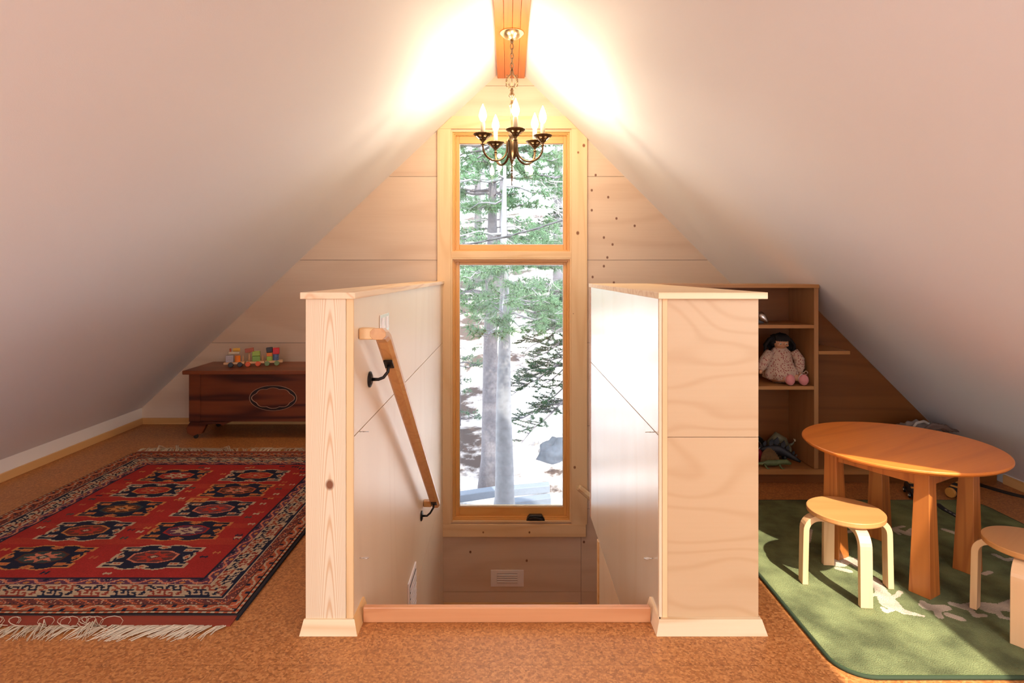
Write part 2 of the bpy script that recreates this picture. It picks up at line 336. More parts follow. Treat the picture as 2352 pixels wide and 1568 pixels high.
def attr_mat(name, rough=.95, bump=.5, bscale=500, mottle=0, mscale=8, sheen=.3):
    m, n, l, b = new_mat(name)
    at = n.new('ShaderNodeAttribute'); at.attribute_name = 'Col'
    tc = n.new('ShaderNodeTexCoord'); t = n.new('ShaderNodeTexNoise'); t.inputs['Scale'].default_value = bscale; t.inputs['Detail'].default_value = 2
    l.new(tc.outputs['Object'], t.inputs['Vector'])
    t2 = n.new('ShaderNodeTexNoise'); t2.inputs['Scale'].default_value = mscale; t2.inputs['Detail'].default_value = 6; l.new(tc.outputs['Object'], t2.inputs['Vector'])
    ad = n.new('ShaderNodeMath'); ad.operation = 'MULTIPLY_ADD'; ad.inputs[1].default_value = .5; ad.inputs[2].default_value = .75; l.new(t.outputs['Fac'], ad.inputs[0])
    mo = n.new('ShaderNodeMapRange'); mo.inputs[1].default_value = .35; mo.inputs[2].default_value = .65; mo.inputs[3].default_value = 1 - mottle; mo.inputs[4].default_value = 1 + mottle; l.new(t2.outputs['Fac'], mo.inputs[0])
    mm = n.new('ShaderNodeMath'); mm.operation = 'MULTIPLY'; l.new(ad.outputs[0], mm.inputs[0]); l.new(mo.outputs[0], mm.inputs[1])
    h = n.new('ShaderNodeHueSaturation'); l.new(at.outputs['Color'], h.inputs['Color']); l.new(mm.outputs[0], h.inputs['Value']); l.new(h.outputs[0], b.inputs['Base Color'])
    b.inputs['Roughness'].default_value = rough; b.inputs['Sheen Weight'].default_value = sheen; b.inputs['Specular IOR Level'].default_value = .2
    bp = n.new('ShaderNodeBump'); bp.inputs['Strength'].default_value = bump; bp.inputs['Distance'].default_value = .004
    l.new(t.outputs['Fac'], bp.inputs['Height']); l.new(bp.outputs[0], b.inputs['Normal'])
    return m

# glass: clear pane that reflects by fresnel
m = bpy.data.materials.new('window_glass'); m.use_nodes = True; n = m.node_tree.nodes; l = m.node_tree.links
n.remove(n['Principled BSDF']); tr = n.new('ShaderNodeBsdfTransparent'); gl = n.new('ShaderNodeBsdfGlossy'); gl.inputs['Roughness'].default_value = .0
fr = n.new('ShaderNodeFresnel'); fr.inputs['IOR'].default_value = 1.5; mxs = n.new('ShaderNodeMixShader')
tr.inputs[0].default_value = (.97, .985, .98, 1)
l.new(fr.outputs[0], mxs.inputs[0]); l.new(tr.outputs[0], mxs.inputs[1]); l.new(gl.outputs[0], mxs.inputs[2]); l.new(mxs.outputs[0], n['Material Output'].inputs[0])
M['glass'] = m

# ------------------------------------------------------------------ the room shell
YB = 4.68; YR = -3.0; YP = 1.98
def zl(x): return 2.8644 + .938 * x
def zr(x): return 2.8973 - 1.004 * x
XL = -2.918; XR = 2.83; WL0 = -.679; WL = -.5207; WR = .509; WR1 = .840; YE = 3.635; YF = 3.335; YK = 3.65
CAP0 = 1.114; CAP1 = 1.136

f = MB()
f.box(-3.1, 3.1, YR - .1, 2.04, -.3, 0); f.box(-3.1, WL - .02, 2.04, YB + .1, -.3, 0); f.box(WR + .02, 3.1, 2.04, YK, -.3, 0)
tag(f.build('floor', M['cork']), kind='structure')

T = .06
c = MB()
c.prism([(XL - .1, zl(XL - .1)), (.017, 2.8803), (.017, 2.8803 + T * 1.4), (XL - .1, zl(XL - .1) + T * 1.4)], 'y', YR - .2, YB + .25)
SX0, SX1, SY0, SY1 = 1.33, 1.74, .30, 1.5
def rs(x0, x1, y0, y1): c.prism([(x0, zr(x0)), (x1, zr(x1)), (x1, zr(x1) + T * 1.4), (x0, zr(x0) + T * 1.4)], 'y', y0, y1)
rs(.017, SX0, YR - .2, YB + .25); rs(SX1, XR + .1, YR - .2, YB + .25); rs(SX0, SX1, YR - .2, SY0); rs(SX0, SX1, SY1, YB + .25)
tag(c.build('ceiling', M['ceiling']), kind='structure')

k = MB(); k.box(XL - .15, XL, YR, YB, 0, zl(XL) + .02)
tag(k.build('wall_left', M['white']), kind='structure')
k = MB(); k.box(XR, XR + .15, YR, YB, 0, zr(XR) + .02)
tag(k.build('wall_right', M['white']), kind='structure')
hb = .049
k = MB(); k.box(XL, XL + .014, YR, YB - .014, 0, hb); tag(k.build('baseboard_left', M['base_oak'], bevel=.002), kind='structure')
k = MB(); k.box(XR - .014, XR, YR, YK - .3, 0, .052); tag(k.build('baseboard_right', M['base_oak'], bevel=.002), kind='structure')
k = MB(); k.box(XL, WL0, YB - .014, YB, 0, hb); tag(k.build('baseboard_back', M['base_x'], bevel=.002), kind='structure')

# rear gable wall behind the camera
k = MB()
def gab(poly, y0, y1):
    poly = clip(poly, -.938, 1, 2.8644); poly = clip(poly, 1.004, 1, 2.8973)
    if len(poly) > 2: k.prism(poly, 'y', y0, y1)
for (x0, x1, z0, z1) in ((-3, 3, 0, 3),):
    gab([(x0, z0), (x1, z0), (x1, z1), (x0, z1)], YR - .1, YR)
tag(k.build('wall_front', M['ceiling']), kind='structure')

# window geometry on the back wall
def bx(x): return (x - CX) * YB / F
def bz(y): return EYE - (y - HY) * YB / F
OL, OR_ = bx(1036), bx(1312); OT, OB = bz(300), bz(1198)      # opening between the casing boards
wb = thing('wall_back', (0, YB, 0), kind='structure')
sheath = MB()
k = sheath
for (x0, x1, z0, z1) in ((-3.1, OL, -3.2, 3), (OR_, 3.1, -3.2, 3), (OL, OR_, -3.2, OB), (OL, OR_, OT, 3)):
    gab([(x0, z0), (x1, z0), (x1, z1), (x0, z1)], YB + .006, YB + .16)
sheath.build('sheathing', M['dark'], wb)
zs = [-3.2, -2.655, -1.995, -1.335, -.675, -.015, .645, 1.304, 1.969, 2.69, 3.0]
for i in range(len(zs) - 1):
    z0, z1 = zs[i] + .0015, zs[i + 1] - .0015
    spans = [(-3.0, OL), (OR_, 3.0)] if (z0 > OB and z1 < OT) else [(-3.0, 3.0)]
    if z1 < -.6: spans = [(-3.0, .577), (.580, 3.0)]
    for (x0, x1) in spans:
        parts_ = [(x0, x1, z0, z1)]
        if (x0 < OL < x1):      # band that the opening cuts
            parts_ = []
            if z0 < OB < z1: parts_ = [(x0, x1, z0, OB), (x0, OL, OB, z1), (OR_, x1, OB, z1)]
            elif z0 < OT < z1: parts_ = [(x0, x1, OT, z1), (x0, OL, z0, OT), (OR_, x1, z0, OT)]
            else: parts_ = [(x0, x1, z0, z1)]
        pm = MB(); got = False
        for (a, b_, c0, c1) in parts_:
            if b_ <= a or c1 <= c0: continue
            poly = clip([(a, c0), (b_, c0), (b_, c1), (a, c1)], -.938, 1, 2.8644); poly = clip(poly, 1.004, 1, 2.8973)
            if len(poly) > 2: pm.prism(poly, 'y', YB, YB + .0058); got = True
        if got: pm.build('panel', M['ply_back'], wb, fix=True)

# ridge beam of four boards
bmn = thing('ridge_beam', (.02, YR, 2.75), kind='structure')
x0 = -.087
for wd in (.058, .054, .050, .053):
    k = MB(); k.box(x0, x0 + wd - .0015, YR, YB - .001, 2.749, 2.86); k.build('board', M['beam'], bmn, bevel=.002); x0 += wd

# casing boards
def board(name, x0, x1, z0, z1, y0, y1, mat, bev=.0015, parent=None):
    poly = clip([(x0, z0), (x1, z0), (x1, z1), (x0, z1)], -.938, 1, 2.8644 - .002); poly = clip(poly, 1.004, 1, 2.8973 - .002)
    m_ = MB(); m_.prism(poly, 'y', y0, y1); o = m_.build(name, mat, parent, bevel=bev)
    if parent is None: tag(o, kind='structure')
    return o
t_ = .02
CLx = bx(1005); CRx = bx(1348)
board('trim_1', CLx, OL, bz(1202), bz(297), YB - t_, YB, M['casing'])
board('trim_2', OR_, CRx, bz(1202), bz(297), YB - t_, YB, M['casing'])
board('trim_3', CLx - .02, CRx, bz(297), bz(268), YB - t_ - .002, YB, M['casing_x'])
board('trim_4', bx(1005), bx(1345), bz(1230), bz(1202), YB - t_ - .002, YB, M['casing_x'])

def frame_ring(mb_list, x0, x1, z0, z1, w_, y0, y1):
    a, b_ = mb_list
    a.box(x0, x0 + w_, y0, y1, z0, z1); a.box(x1 - w_, x1, y0, y1, z0, z1)
    b_.box(x0 + w_, x1 - w_, y0, y1, z0, z0 + w_); b_.box(x0 + w_, x1 - w_, y0, y1, z1 - w_, z1)
def window(name, zt, zb, gt, gb):
    root = thing(name, (0, YB, zb), kind='structure')
    rings = [('jamb', 0, .012, -.012, .10, 1), ('frame', .012, .012, .004, .10, 0), ('frame', .024, .010, .016, .10, 0)]
    for (nm, ins, w_, y0, y1, light) in rings:
        a, b_ = MB(), MB(); frame_ring((a, b_), OL + ins, OR_ - ins, zb + ins, zt - ins, w_, YB + y0, YB + y1)
        a.build(nm, M['casing' if light else 'fir'], root, bevel=.0015); b_.build(nm, M['casing_x' if light else 'fir_x'], root, bevel=.0015)
    # sash sits at the back, its glass edge given
    x0, x1 = OL + .034, OR_ - .034; y0, y1 = YB + .035, YB + .085
    YG = YB + .06; gx0 = (1057 - CX) * YG / F - .004; gx1 = (1292 - CX) * YG / F + .004
    gz0 = EYE - (gb - HY) * YG / F; gz1 = EYE - (gt - HY) * YG / F
    a = MB(); a.box(x0, gx0, y0, y1, zb + .034, zt - .034); a.build('sash_stile', M['fir'], root, bevel=.003)
    a = MB(); a.box(gx1, x1, y0, y1, zb + .034, zt - .034); a.build('sash_stile', M['fir'], root, bevel=.003)
    a = MB(); a.box(gx0, gx1, y0, y1, zb + .034, gz0); a.build('sash_rail', M['fir_x'], root, bevel=.003)
    a = MB(); a.box(gx0, gx1, y0, y1, gz1, zt - .034); a.build('sash_rail', M['fir_x'], root, bevel=.003)
    a = MB(); a.box(gx0 - .004, gx1 + .004, YG - .002, YG + .002, gz0 - .004, gz1 + .004); a.build('glass_pane', M['glass'], root)
    a, b_ = MB(), MB(); frame_ring((a, b_), gx0, gx1, gz0, gz1, .004, YG - .008, YG - .003); a.v and a.add(b_.v, b_.f); a.build('glazing_bead', M['steel'], root)
    return root, gz0
w1, _ = window('window_1', OT, bz(583), 331, 562)
w2, g2 = window('window_2', bz(592), OB, 608, 1161)
board('trim_5', OL, OR_, bz(592) - .002, bz(577), YB - .014, YB + .08, M['casing_x'], bev=.003)
# crank
ck = P(1230, 1190, YB + .015)
k = MB(); k.prism([(ck.x - .075, ck.z - .012), (ck.x + .075, ck.z - .012), (ck.x + .068, ck.z + .008), (ck.x + .05, ck.z + .034), (ck.x - .05, ck.z + .034), (ck.x - .068, ck.z + .012)], 'y', YB - .012, YB + .03)
ch = k.build('crank_handle', M['black'], w2, bevel=.006); ch['label'] = 'black folding crank handle'
k = MB(); k.tube([(ck.x - .05, YB - .018, ck.z + .012), (ck.x, YB - .03, ck.z + .022), (ck.x + .055, YB - .022, ck.z + .006)], [.007, .006, .009], 8); k.build('crank_arm', M['black'], ch, smooth=True)
area('window_portal', (0, YB + .2, (OT + OB) / 2), (R(-90), 0, 0), OR_ - OL + .1, OT - OB + .1, 1, (1, 1, 1), portal=True)

# ------------------------------------------------------------------ stair half walls
sl = thing('wall_stair_left', ((WL0 + WL) / 2, YP, 0), kind='structure')
k = MB(); k.box(WL0, WL - .007, YP + .001, YB, -3.2, CAP0); k.build('core', M['ply_stair'], sl)
for (z0, z1) in ((.652, CAP0 - .0005), (-.56, .648), (-3.2, -.563)):
    k = MB(); k.box(WL - .0065, WL, YP + .001, YB - .001, z0, z1); k.build('panel', M['ply_stair'], sl)
k = MB(); k.box(WL0, -.5445, YP - .014, YP, .04, CAP0); k.build('end_board', M['pine_post'], sl, bevel=.0015)
k = MB(); k.box(-.5435, WL + .001, YP - .012, YP, .04, CAP0); k.build('edge_strip', M['pine_z'], sl, bevel=.0012)
k = MB(); k.box(-.692, -.509, YP - .03, YB - .021, CAP0, CAP1); k.build('cap_board', M['pine_y'], sl, bevel=.0015)
def skirt(x0, x1, y0, y1, e, z, faces=True):
    # sloped base block around a wall end
    return ([(x0 - e, y0 - e, 0), (x1 + e, y0 - e, 0), (x1 + e, y1, 0), (x0 - e, y1, 0)], [(x0 - .002, y0 - .003, z), (x1 + .002, y0 - .003, z), (x1 + .002, y1, z), (x0 - .002, y1, z)])
ZB = .0457
k = MB(); k.hexa([(-.692, 1.942, 0), (-.500, 1.942, 0), (-.514, 1.967, 0), (-.681, 1.967, 0)], [(-.683, 1.960, ZB), (-.514, 1.960, ZB), (-.518, 1.967, ZB), (-.681, 1.967, ZB)])
k.build('base_moulding', M['pine'], sl)
k = MB(); k.hexa([(-.5205, 1.955, 0), (-.500, 1.942, 0), (-.500, 2.100, 0), (-.5205, 2.100, 0)], [(-.5205, 1.966, ZB), (-.514, 1.960, ZB), (-.514, 2.098, ZB), (-.5205, 2.098, ZB)])
k.build('base_moulding', M['base_oak'], sl)

sr = thing('wall_stair_right', ((WR + WR1) / 2, YP, 0), kind='structure')
k = MB(); k.box(WR + .007, WR1, YP + .007, YE, -.31, CAP0); k.build('core', M['ply_stair'], sr)
for (z0, z1) in ((.652, CAP0), (-.31, .648)):
    k = MB(); k.box(WR, WR + .0065, YP + .005, YE, z0, z1); k.build('panel', M['ply_gloss'], sr)
k = MB(); k.box(WR - .003, WR + .008, YE + .0005, YE + .014, -.31, CAP0); k.build('corner_strip', M['thresh'], sr)
for (z0, z1) in ((.6495, CAP0), (.04, .6475)):
    k = MB(); k.box(.5345, WR1, YP - .004, YP + .0065, z0, z1); k.build('panel', M['ply'], sr)
k = MB(); k.box(.5165, .5335, YP - .008, YP + .006, .04, CAP0); k.build('edge_strip', M['pine_z'], sr, bevel=.001)
k = MB(); k.box(.5055, .516, YP - .006, YP + .006, .04, CAP0); k.build('edge_strip', M['pine_pale'], sr, bevel=.001)
k = MB(); k.box(.4975, .861, YP - .03, YE + .012, CAP0, CAP1); k.build('cap_board', M['pine'], sr, bevel=.0015)
k = MB(); k.hexa([(.489, 1.942, 0), (.858, 1.942, 0), (.842, 1.975, 0), (.503, 1.975, 0)], [(.503, 1.960, ZB), (.845, 1.960, ZB), (.842, 1.975, ZB), (.506, 1.975, ZB)])
k.build('base_moulding', M['pine'], sr)
k = MB(); k.hexa([(.489, 1.942, 0), (.509, 1.955, 0), (.509, 2.100, 0), (.489, 2.100, 0)], [(.503, 1.960, ZB), (.509, 1.966, ZB), (.509, 2.098, ZB), (.503, 2.098, ZB)])
k.build('base_moulding', M['pine_y'], sr)
k = MB(); k.box(WR, WR + .15, 2.05, 3.30, -3.2, -.312); k.build('lower_wall', M['ply_stair'], sr)
k = MB(); k.box(WR - .006, WR + .15, 3.302, 3.345, -3.2, -.312); k.build('opening_trim', M['base_oak'], sr)
k = MB(); k.hexa([(.842, 1.975, 0), (.858, 1.942, 0), (.858, YF, 0), (.842, YF, 0)], [(.842, 1.975, ZB), (.845, 1.962, ZB), (.845, YF, ZB), (.842, YF, ZB)])
k.build('base_moulding', M['pine_y'], sr)

k = MB(); k.box(-.4995, .4885, 2.018, 2.040, 0, .052); tag(k.build('trim_6', M['thresh'], bevel=.003), kind='structure')
# stairs and landing below
st = thing('stairs', (0, 2.04, -1.5), kind='structure')
for i in range(7):
    y0 = 2.045 + i * .226; z1 = -.19 * (i + 1)
    k = MB(); k.box(WL + .002, WR - .008, y0 - .02, y0 + .226, z1 - .03, z1); k.build('tread', M['thresh'], st, bevel=.004)
    k = MB(); k.box(WL + .002, WR - .008, y0, y0 + .012, z1, z1 + .16); k.build('riser', M['ply_back'], st)
k = MB(); k.box(WL + .001, 2.8, 3.63, YB - .02, -1.56, -1.52); k.build('landing', M['thresh'], st)
k = MB(); k.box(WL + .002, bx(1328), YB - .018, YB - .001, -1.52, bz(1383)); tag(k.build('baseboard_landing', M['base_x']), kind='structure')
k = MB()
k.box(-3.1, -2.95, YR, YB, -3.2, -.3); k.box(2.95, 3.1, YR, YB, -3.2, -.3); k.box(-3.1, 3.1, YR - .1, YR, -3.2, -.3); k.box(-3.1, 3.1, YR, YB, -3.25, -3.2)
k.box(WL, WR, 2.02, 2.04, -3.2, -.3)
tag(k.build('wall_lower', M['ply_stair']), kind='structure')

# ------------------------------------------------------------------ built-in bookcase
bc = thing('bookcase', (1.5, YF, 0), 'built-in brown plywood bookcase filling the low gable corner behind the round table', 'bookcase')
bk = clip([(WR1 + .022, 0), (2.8, 0), (2.8, 1.8), (WR1 + .022, 1.8)], 1.004, 1, 2.8973 - .004); bk = clip(bk, 0, 1, CAP1 - .02)
k = MB(); k.prism(bk, 'y', YK - .012, YK); k.build('back_panel', M['shelf_back'], bc)
XP = 1.759
k = MB(); k.box(XP - .025, XP, YF, YK - .013, .09, CAP1 - .02); k.build('upright', M['shelf_z'], bc, bevel=.001)
k = MB(); k.box(WR1 + .022, WR1 + .04, YF, YK - .013, .0, CAP1 - .02); k.build('upright', M['shelf_z'], bc)
k = MB(); k.prism([(WR1 + .022, CAP1 - .0195), (XP + .0, CAP1 - .0195), (XP - .004, CAP1), (WR1 + .022, CAP1)], 'y', YF - .012, YK); k.build('top_board', M['shelf'], bc)
for (z, a, b_, y0) in ((.906, WR1 + .041, XP - .026, YF), (.558, WR1 + .041, XP - .026, YF), (.758, XP + .001, 1.939, YF)):
    k = MB(); k.box(a, b_, y0, YK - .013, z - .0195, z); k.build('shelf', M['shelf'], bc, bevel=.001)
k = MB(); k.box(WR1 + .041, 2.775, YF - .002, YK - .013, .058, .088); k.build('shelf', M['shelf'], bc, bevel=.001)
k = MB(); k.box(WR1 + .041, 2.80, YF + .035, YF + .05, .0, .057); k.build('toe_kick', M['shelf_back'], bc)

# ------------------------------------------------------------------ chandelier
CY = 3.79; ccx = .022
ch = thing('chandelier', (ccx, CY, 2.749), 'antique brass five-arm candle chandelier hanging on a chain from the ridge beam', 'chandelier')
cn = (ccx, CY, 0)
k = MB(); k.lathe([(.012, 2.700), (.030, 2.706), (.056, 2.722), (.076, 2.741), (.080, 2.7485)], cn, 32); k.build('canopy', M['canopy'], ch, smooth=True)
k = MB(); k.lathe([(.006, 2.682), (.011, 2.686), (.011, 2.70), (.007, 2.702)], cn, 12); k.build('canopy_nut', M['brass'], ch, smooth=True)
z = 2.672; i = 0
while z > 2.52:
    k = MB(); k.torus((ccx, CY, z - .012), 0.0105, .0030, 14, 6, rot=Matrix.Rotation(R(15 + 90 * (i % 2)), 3, 'Z'), sz=2.0); k.build('chain_link', M['brass'], ch, smooth=True); z -= .031; i += 1
ztop = z + .012
k = MB()
for a in range(4):
    ca, sa = math.cos(R(45 + 90 * a)), math.sin(R(45 + 90 * a))
    def q(r, z_): return (ccx + r * ca, CY + r * sa, z_)
    k.tube([q(.003, 2.515), q(.012, 2.50), (q(.010, 2.485)), q(.024, 2.468), q(.040, 2.452), q(.052, 2.435), q(.052, 2.418), q(.040, 2.406), q(.026, 2.410), q(.024, 2.421), q(.031, 2.424)], [.0025, .003, .003, .003, .0035, .0035, .0035, .003, .0025, .002, .002], 6)
    k.tube([q(.030, 2.462), q(.044, 2.468), q(.050, 2.460), q(.045, 2.453)], [.002, .0025, .0025, .002], 5)
    k.tube([q(.004, 2.40), q(.016, 2.398), q(.028, 2.396), q(.020, 2.41)], [.003, .003, .003, .002], 5)
k.tube([(ccx, CY, 2.525), (ccx, CY, 2.39)], .0028, 8)
k.build('scroll_ornament', M['brass'], ch, smooth=True)
k = MB()
k.lathe([(.004, 1.765), (.003, 1.79), (.007, 1.80), (.004, 1.81), (.008, 1.822), (.004, 1.832), (.007, 1.842), (.003, 1.85), (.009, 1.86), (.003, 1.868), (.005, 1.90)], cn, 12)
k.build('finial', M['brass'], ch, smooth=True)
k = MB()
k.lathe([(.004, 1.90), (.010, 1.92), (.018, 1.945), (.022, 1.99), (.022, 2.05), (.016, 2.075), (.024, 2.09), (.010, 2.105), (.008, 2.16), (.011, 2.20), (.008, 2.24), (.012, 2.27), (.018, 2.285), (.008, 2.30),
         (.010, 2.325), (.022, 2.340), (.018, 2.352), (.010, 2.366), (.014, 2.376), (.006, 2.39)], cn, 20)
k.build('column', M['brass'], ch, smooth=True)
RA = .200
for deg in (6, 79, 130, 213, 293):
    sx, sy = math.sin(R(deg)), -math.cos(R(deg))
    def q(r, z_): return Vector((ccx + r * sx, CY + r * sy, z_))
    pts = [q(.018, 2.045), q(.026, 2.06), q(.034, 2.045)]
    for t in range(0, 13):
        a = math.pi * t / 12; pts.append(q(.117 - .083 * math.cos(a), 2.0 - .085 * math.sin(a)))
    pts.append(q(RA, 2.015))
    k = MB(); k.tube(pts, .0062, 8, flat=1.5, up=(sx, sy, 0)); arm = k.build('arm', M['brass'], ch, smooth=True)
    c0 = q(RA, 0)
    k = MB(); k.lathe([(.006, 2.008), (.015, 2.012), (.006, 2.018), (.009, 2.03), (.015, 2.036)], c0, 16)
    k.lathe([(.013, 2.034), (.024, 2.044), (.045, 2.062), (.055, 2.072), (.060, 2.076), (.057, 2.080)], c0, 32, skip=lambda j, kk: j == 1 and kk % 4 in (1, 2), scallop=.03, cap=False)
    k.lathe([(.0, 2.05), (.02, 2.052), (.022, 2.062), (.0, 2.064)], c0, 16)
    k.build('bobeche', M['brass'], arm, smooth=True)
    k = MB(); k.lathe([(.0145, 2.062), (.0145, 2.152), (.012, 2.155)], c0, 16); k.build('candle_sleeve', M['candle'], arm, smooth=True)
    k = MB(); k.lathe([(.010, 2.155), (.018, 2.168), (.025, 2.188), (.023, 2.208), (.014, 2.238), (.005, 2.258), (.001, 2.268)], c0, 16); k.build('bulb', M['bulb'], arm, smooth=True)
    ld = bpy.data.lights.new('bulb_light', 'POINT'); ld.energy = 6.5; ld.color = (1, .79, .54); ld.shadow_soft_size = .022
    lo = bpy.data.objects.new('bulb_light', ld); C.objects.link(lo); lo.parent = ch; lo.location = Vector((c0.x, c0.y, 2.30)) - ch.location

# ------------------------------------------------------------------ handrails
hr = thing('handrail', (-.46, 2.1, .8), 'long wooden handrail sloping down the left stair wall on two black brackets', 'handrail')
def under(Y): return .861 - .783 * (Y - 2.219)
x0, x1 = -.480, -.425; th = .040; d_ = Vector((0, 1, -.783)).normalized(); nn = Vector((0, .783, 1)).normalized()
k = MB()
ya, yb = 2.115, 3.645
def oct_ring(y, zc, dy=0):   # eight-sided section at a station
    cxx = (x0 + x1) / 2; hw = (x1 - x0) / 2; hh = th / 2; cc = .012
    return [(cxx + sx, y + sz * dy, zc + sz) for (sx, sz) in ((-hw + cc, -hh), (hw - cc, -hh), (hw, -hh + cc), (hw, hh - cc), (hw - cc, hh), (-hw + cc, hh), (-hw, hh - cc), (-hw, -hh + cc))]
z_lvl = .987
st_ = [oct_ring(2.035, z_lvl + .002), oct_ring(2.085, z_lvl - .002, .2), oct_ring(ya + .01, under(ya) + .028, .5), oct_ring(yb, under(yb) + .026, .78)]
vs = [p for r_ in st_ for p in r_]; fs = [(i * 8 + j, i * 8 + (j + 1) % 8, (i + 1) * 8 + (j + 1) % 8, (i + 1) * 8 + j) for i in range(3) for j in range(8)] + [tuple(range(8)), tuple(range(31, 23, -1))]
k.add(vs, fs); k.build('rail', M['rail'], hr, bevel=.0015)
k = MB(); k.box(WL + .001, x0 + .012, 2.036, 2.078, z_lvl - .018, z_lvl + .022); k.build('rail_return', M['pine_z'], hr, bevel=.005)
yy = yb - .035; k = MB(); k.box(WL + .001, x0 + .008, yy - .02, yy + .02, under(yy) - .002, under(yy) + .034); k.build('rail_return', M['rail'], hr, bevel=.004)
for (Yr, zr_, Ya) in ((2.197, .803, 2.219), (3.50, -.245, 3.56)):
    za = under(Ya) - .001
    k = MB(); k.tube([(WL + .001, Yr, zr_), (WL + .006, Yr, zr_), (WL + .011, Yr, zr_)], [.030, .030, .018], 20); br = k.build('bracket', M['iron'], hr, smooth=False, bevel=.001)
    xa = -.452
    k = MB(); k.tube([(WL + .01, Yr, zr_), (WL + .035, Yr, zr_), (xa - .018, Yr + (Ya - Yr) * .5, zr_ + .005), (xa - .003, Ya - .002, zr_ + .025), (xa, Ya, za - .006)], [.0065, .006, .006, .006, .0065], 10); k.build('bracket_arm', M['iron'], br, smooth=True)
    k = MB(); k.obox((xa, Ya, za - .004), (.017, 0, 0), d_ * .026, nn * .004); k.build('saddle_plate', M['iron'], br, bevel=.002)

h2 = thing('handrail', (.6, 4.5, -.5), 'short end of a pale handrail poking out low behind the right stair wall', 'handrail')
a_ = P(1327, 1117, 4.60); b2 = P(1352, 1138, 4.60); dd = (b2 - a_); end = a_ + dd * 9
k = MB(); k.tube([a_, a_ + dd * .12, end], [.018, .026, .026], 8); k.build('rail', M['pine'], h2, bevel=.002)
k = MB(); k.tube([(a_ + dd * 2.4) , (a_ + dd * 2.4) + Vector((0, .03, -.05)), (a_ + dd * 2.4) + Vector((0, YB - 4.602, -.06))], .006, 8); k.build('bracket', M['iron'], h2, smooth=True)

# eye hooks
def hook(x, y, side, label):
    X = WL if side < 0 else WR
    Y = abs(X) * F / abs(x - CX); z_ = EYE - (y - HY) * Y / F
    o = thing('screw_eye', (X, Y, z_), label, 'hook', 'screw eyes at the stair head')
    s = -side
    k = MB(); k.tube([(X, Y, z_), (X + s * .012, Y, z_)], .0016, 8); k.build('shank', M['steel'], o, smooth=True)
    k = MB(); k.torus((X + s * .022, Y, z_), .009, .0018, 18, 6, rot=Matrix.Rotation(R(75), 3, 'X')); k.build('eye', M['steel'], o, smooth=True)
hook(826, 991, -1, 'upper steel screw eye on the left stair wall at the plywood joint')
hook(826, 1281, -1, 'lower steel screw eye on the left stair wall near the base')
hook(1503, 992, 1, 'upper steel screw eye on the right stair wall at the plywood joint')
hook(1500, 1282, 1, 'lower steel screw eye on the right stair wall near the base')

# switch plate on the left stair wall
sw = thing('light_switch', (WL, 2.45, 1.0), 'clear double light switch plate above the handrail on the left stair wall', 'light switch')
k = MB(); k.box(WL + .0005, WL + .005, 2.370, 2.540, .955, 1.030); k.build('plate', M['plate'], sw, bevel=.002)
for yy in (2.415, 2.495):
    k = MB(); k.box(WL + .005, WL + .008, yy - .022, yy + .022, .968, 1.017); tg = k.build('rocker', M['plastic'], sw, bevel=.0015)

def vent(name, loc, label, axis, w_, h_, n_):
    o = thing(name, loc, label, 'vent')
    x, y, z_ = loc
    if axis == 'y':    # on the back wall
        k = MB(); k.box(x - w_ / 2, x + w_ / 2, y - .006, y - .0005, z_ - h_ / 2, z_ + h_ / 2); k.build('frame', M['plastic'], o, bevel=.002)
        k = MB(); k.box(x - w_ * .31, x + w_ * .31, y - .0075, y - .006, z_ - h_ * .28, z_ + h_ * .28); k.build('backing', M['dark'], o)
        for i in range(n_):
            zz = z_ - h_ * .27 + (i + .5) * h_ * .54 / n_
            k = MB(); k.obox((x, y - .010, zz), (w_ * .31, 0, 0), (0, .003, .0015), (0, -.001, h_ * .54 / n_ * .30)); k.build('louver', M['plastic'], o)
    else:
        k = MB(); k.box(x + .0005, x + .009, y - w_ / 2, y + w_ / 2, z_ - h_ / 2, z_ + h_ / 2); k.build('frame', M['plastic'], o, bevel=.002)
        k = MB(); k.box(x + .009, x + .0105, y - w_ * .4, y + w_ * .4, z_ - h_ * .42, z_ + h_ * .42); k.build('backing', M['dark'], o)
        for i in range(n_):
            zz = z_ - h_ * .41 + (i + .5) * h_ * .82 / n_
            k = MB(); k.box(x + .0105, x + .014, y - w_ * .4, y + w_ * .4, zz - h_ * .82 / n_ * .3, zz + h_ * .82 / n_ * .3); k.build('louver', M['plastic'], o)
vc = P(1165, 1327, YB)
vent('wall_vent', (vc.x, YB, vc.z), 'small white slotted vent on the plywood below the tall window', 'y', .262, .132, 4)
vent('wall_vent', (WL, 3.145, -.56), 'white air grille low on the left stairwell wall', 'x', .24, .32, 8)

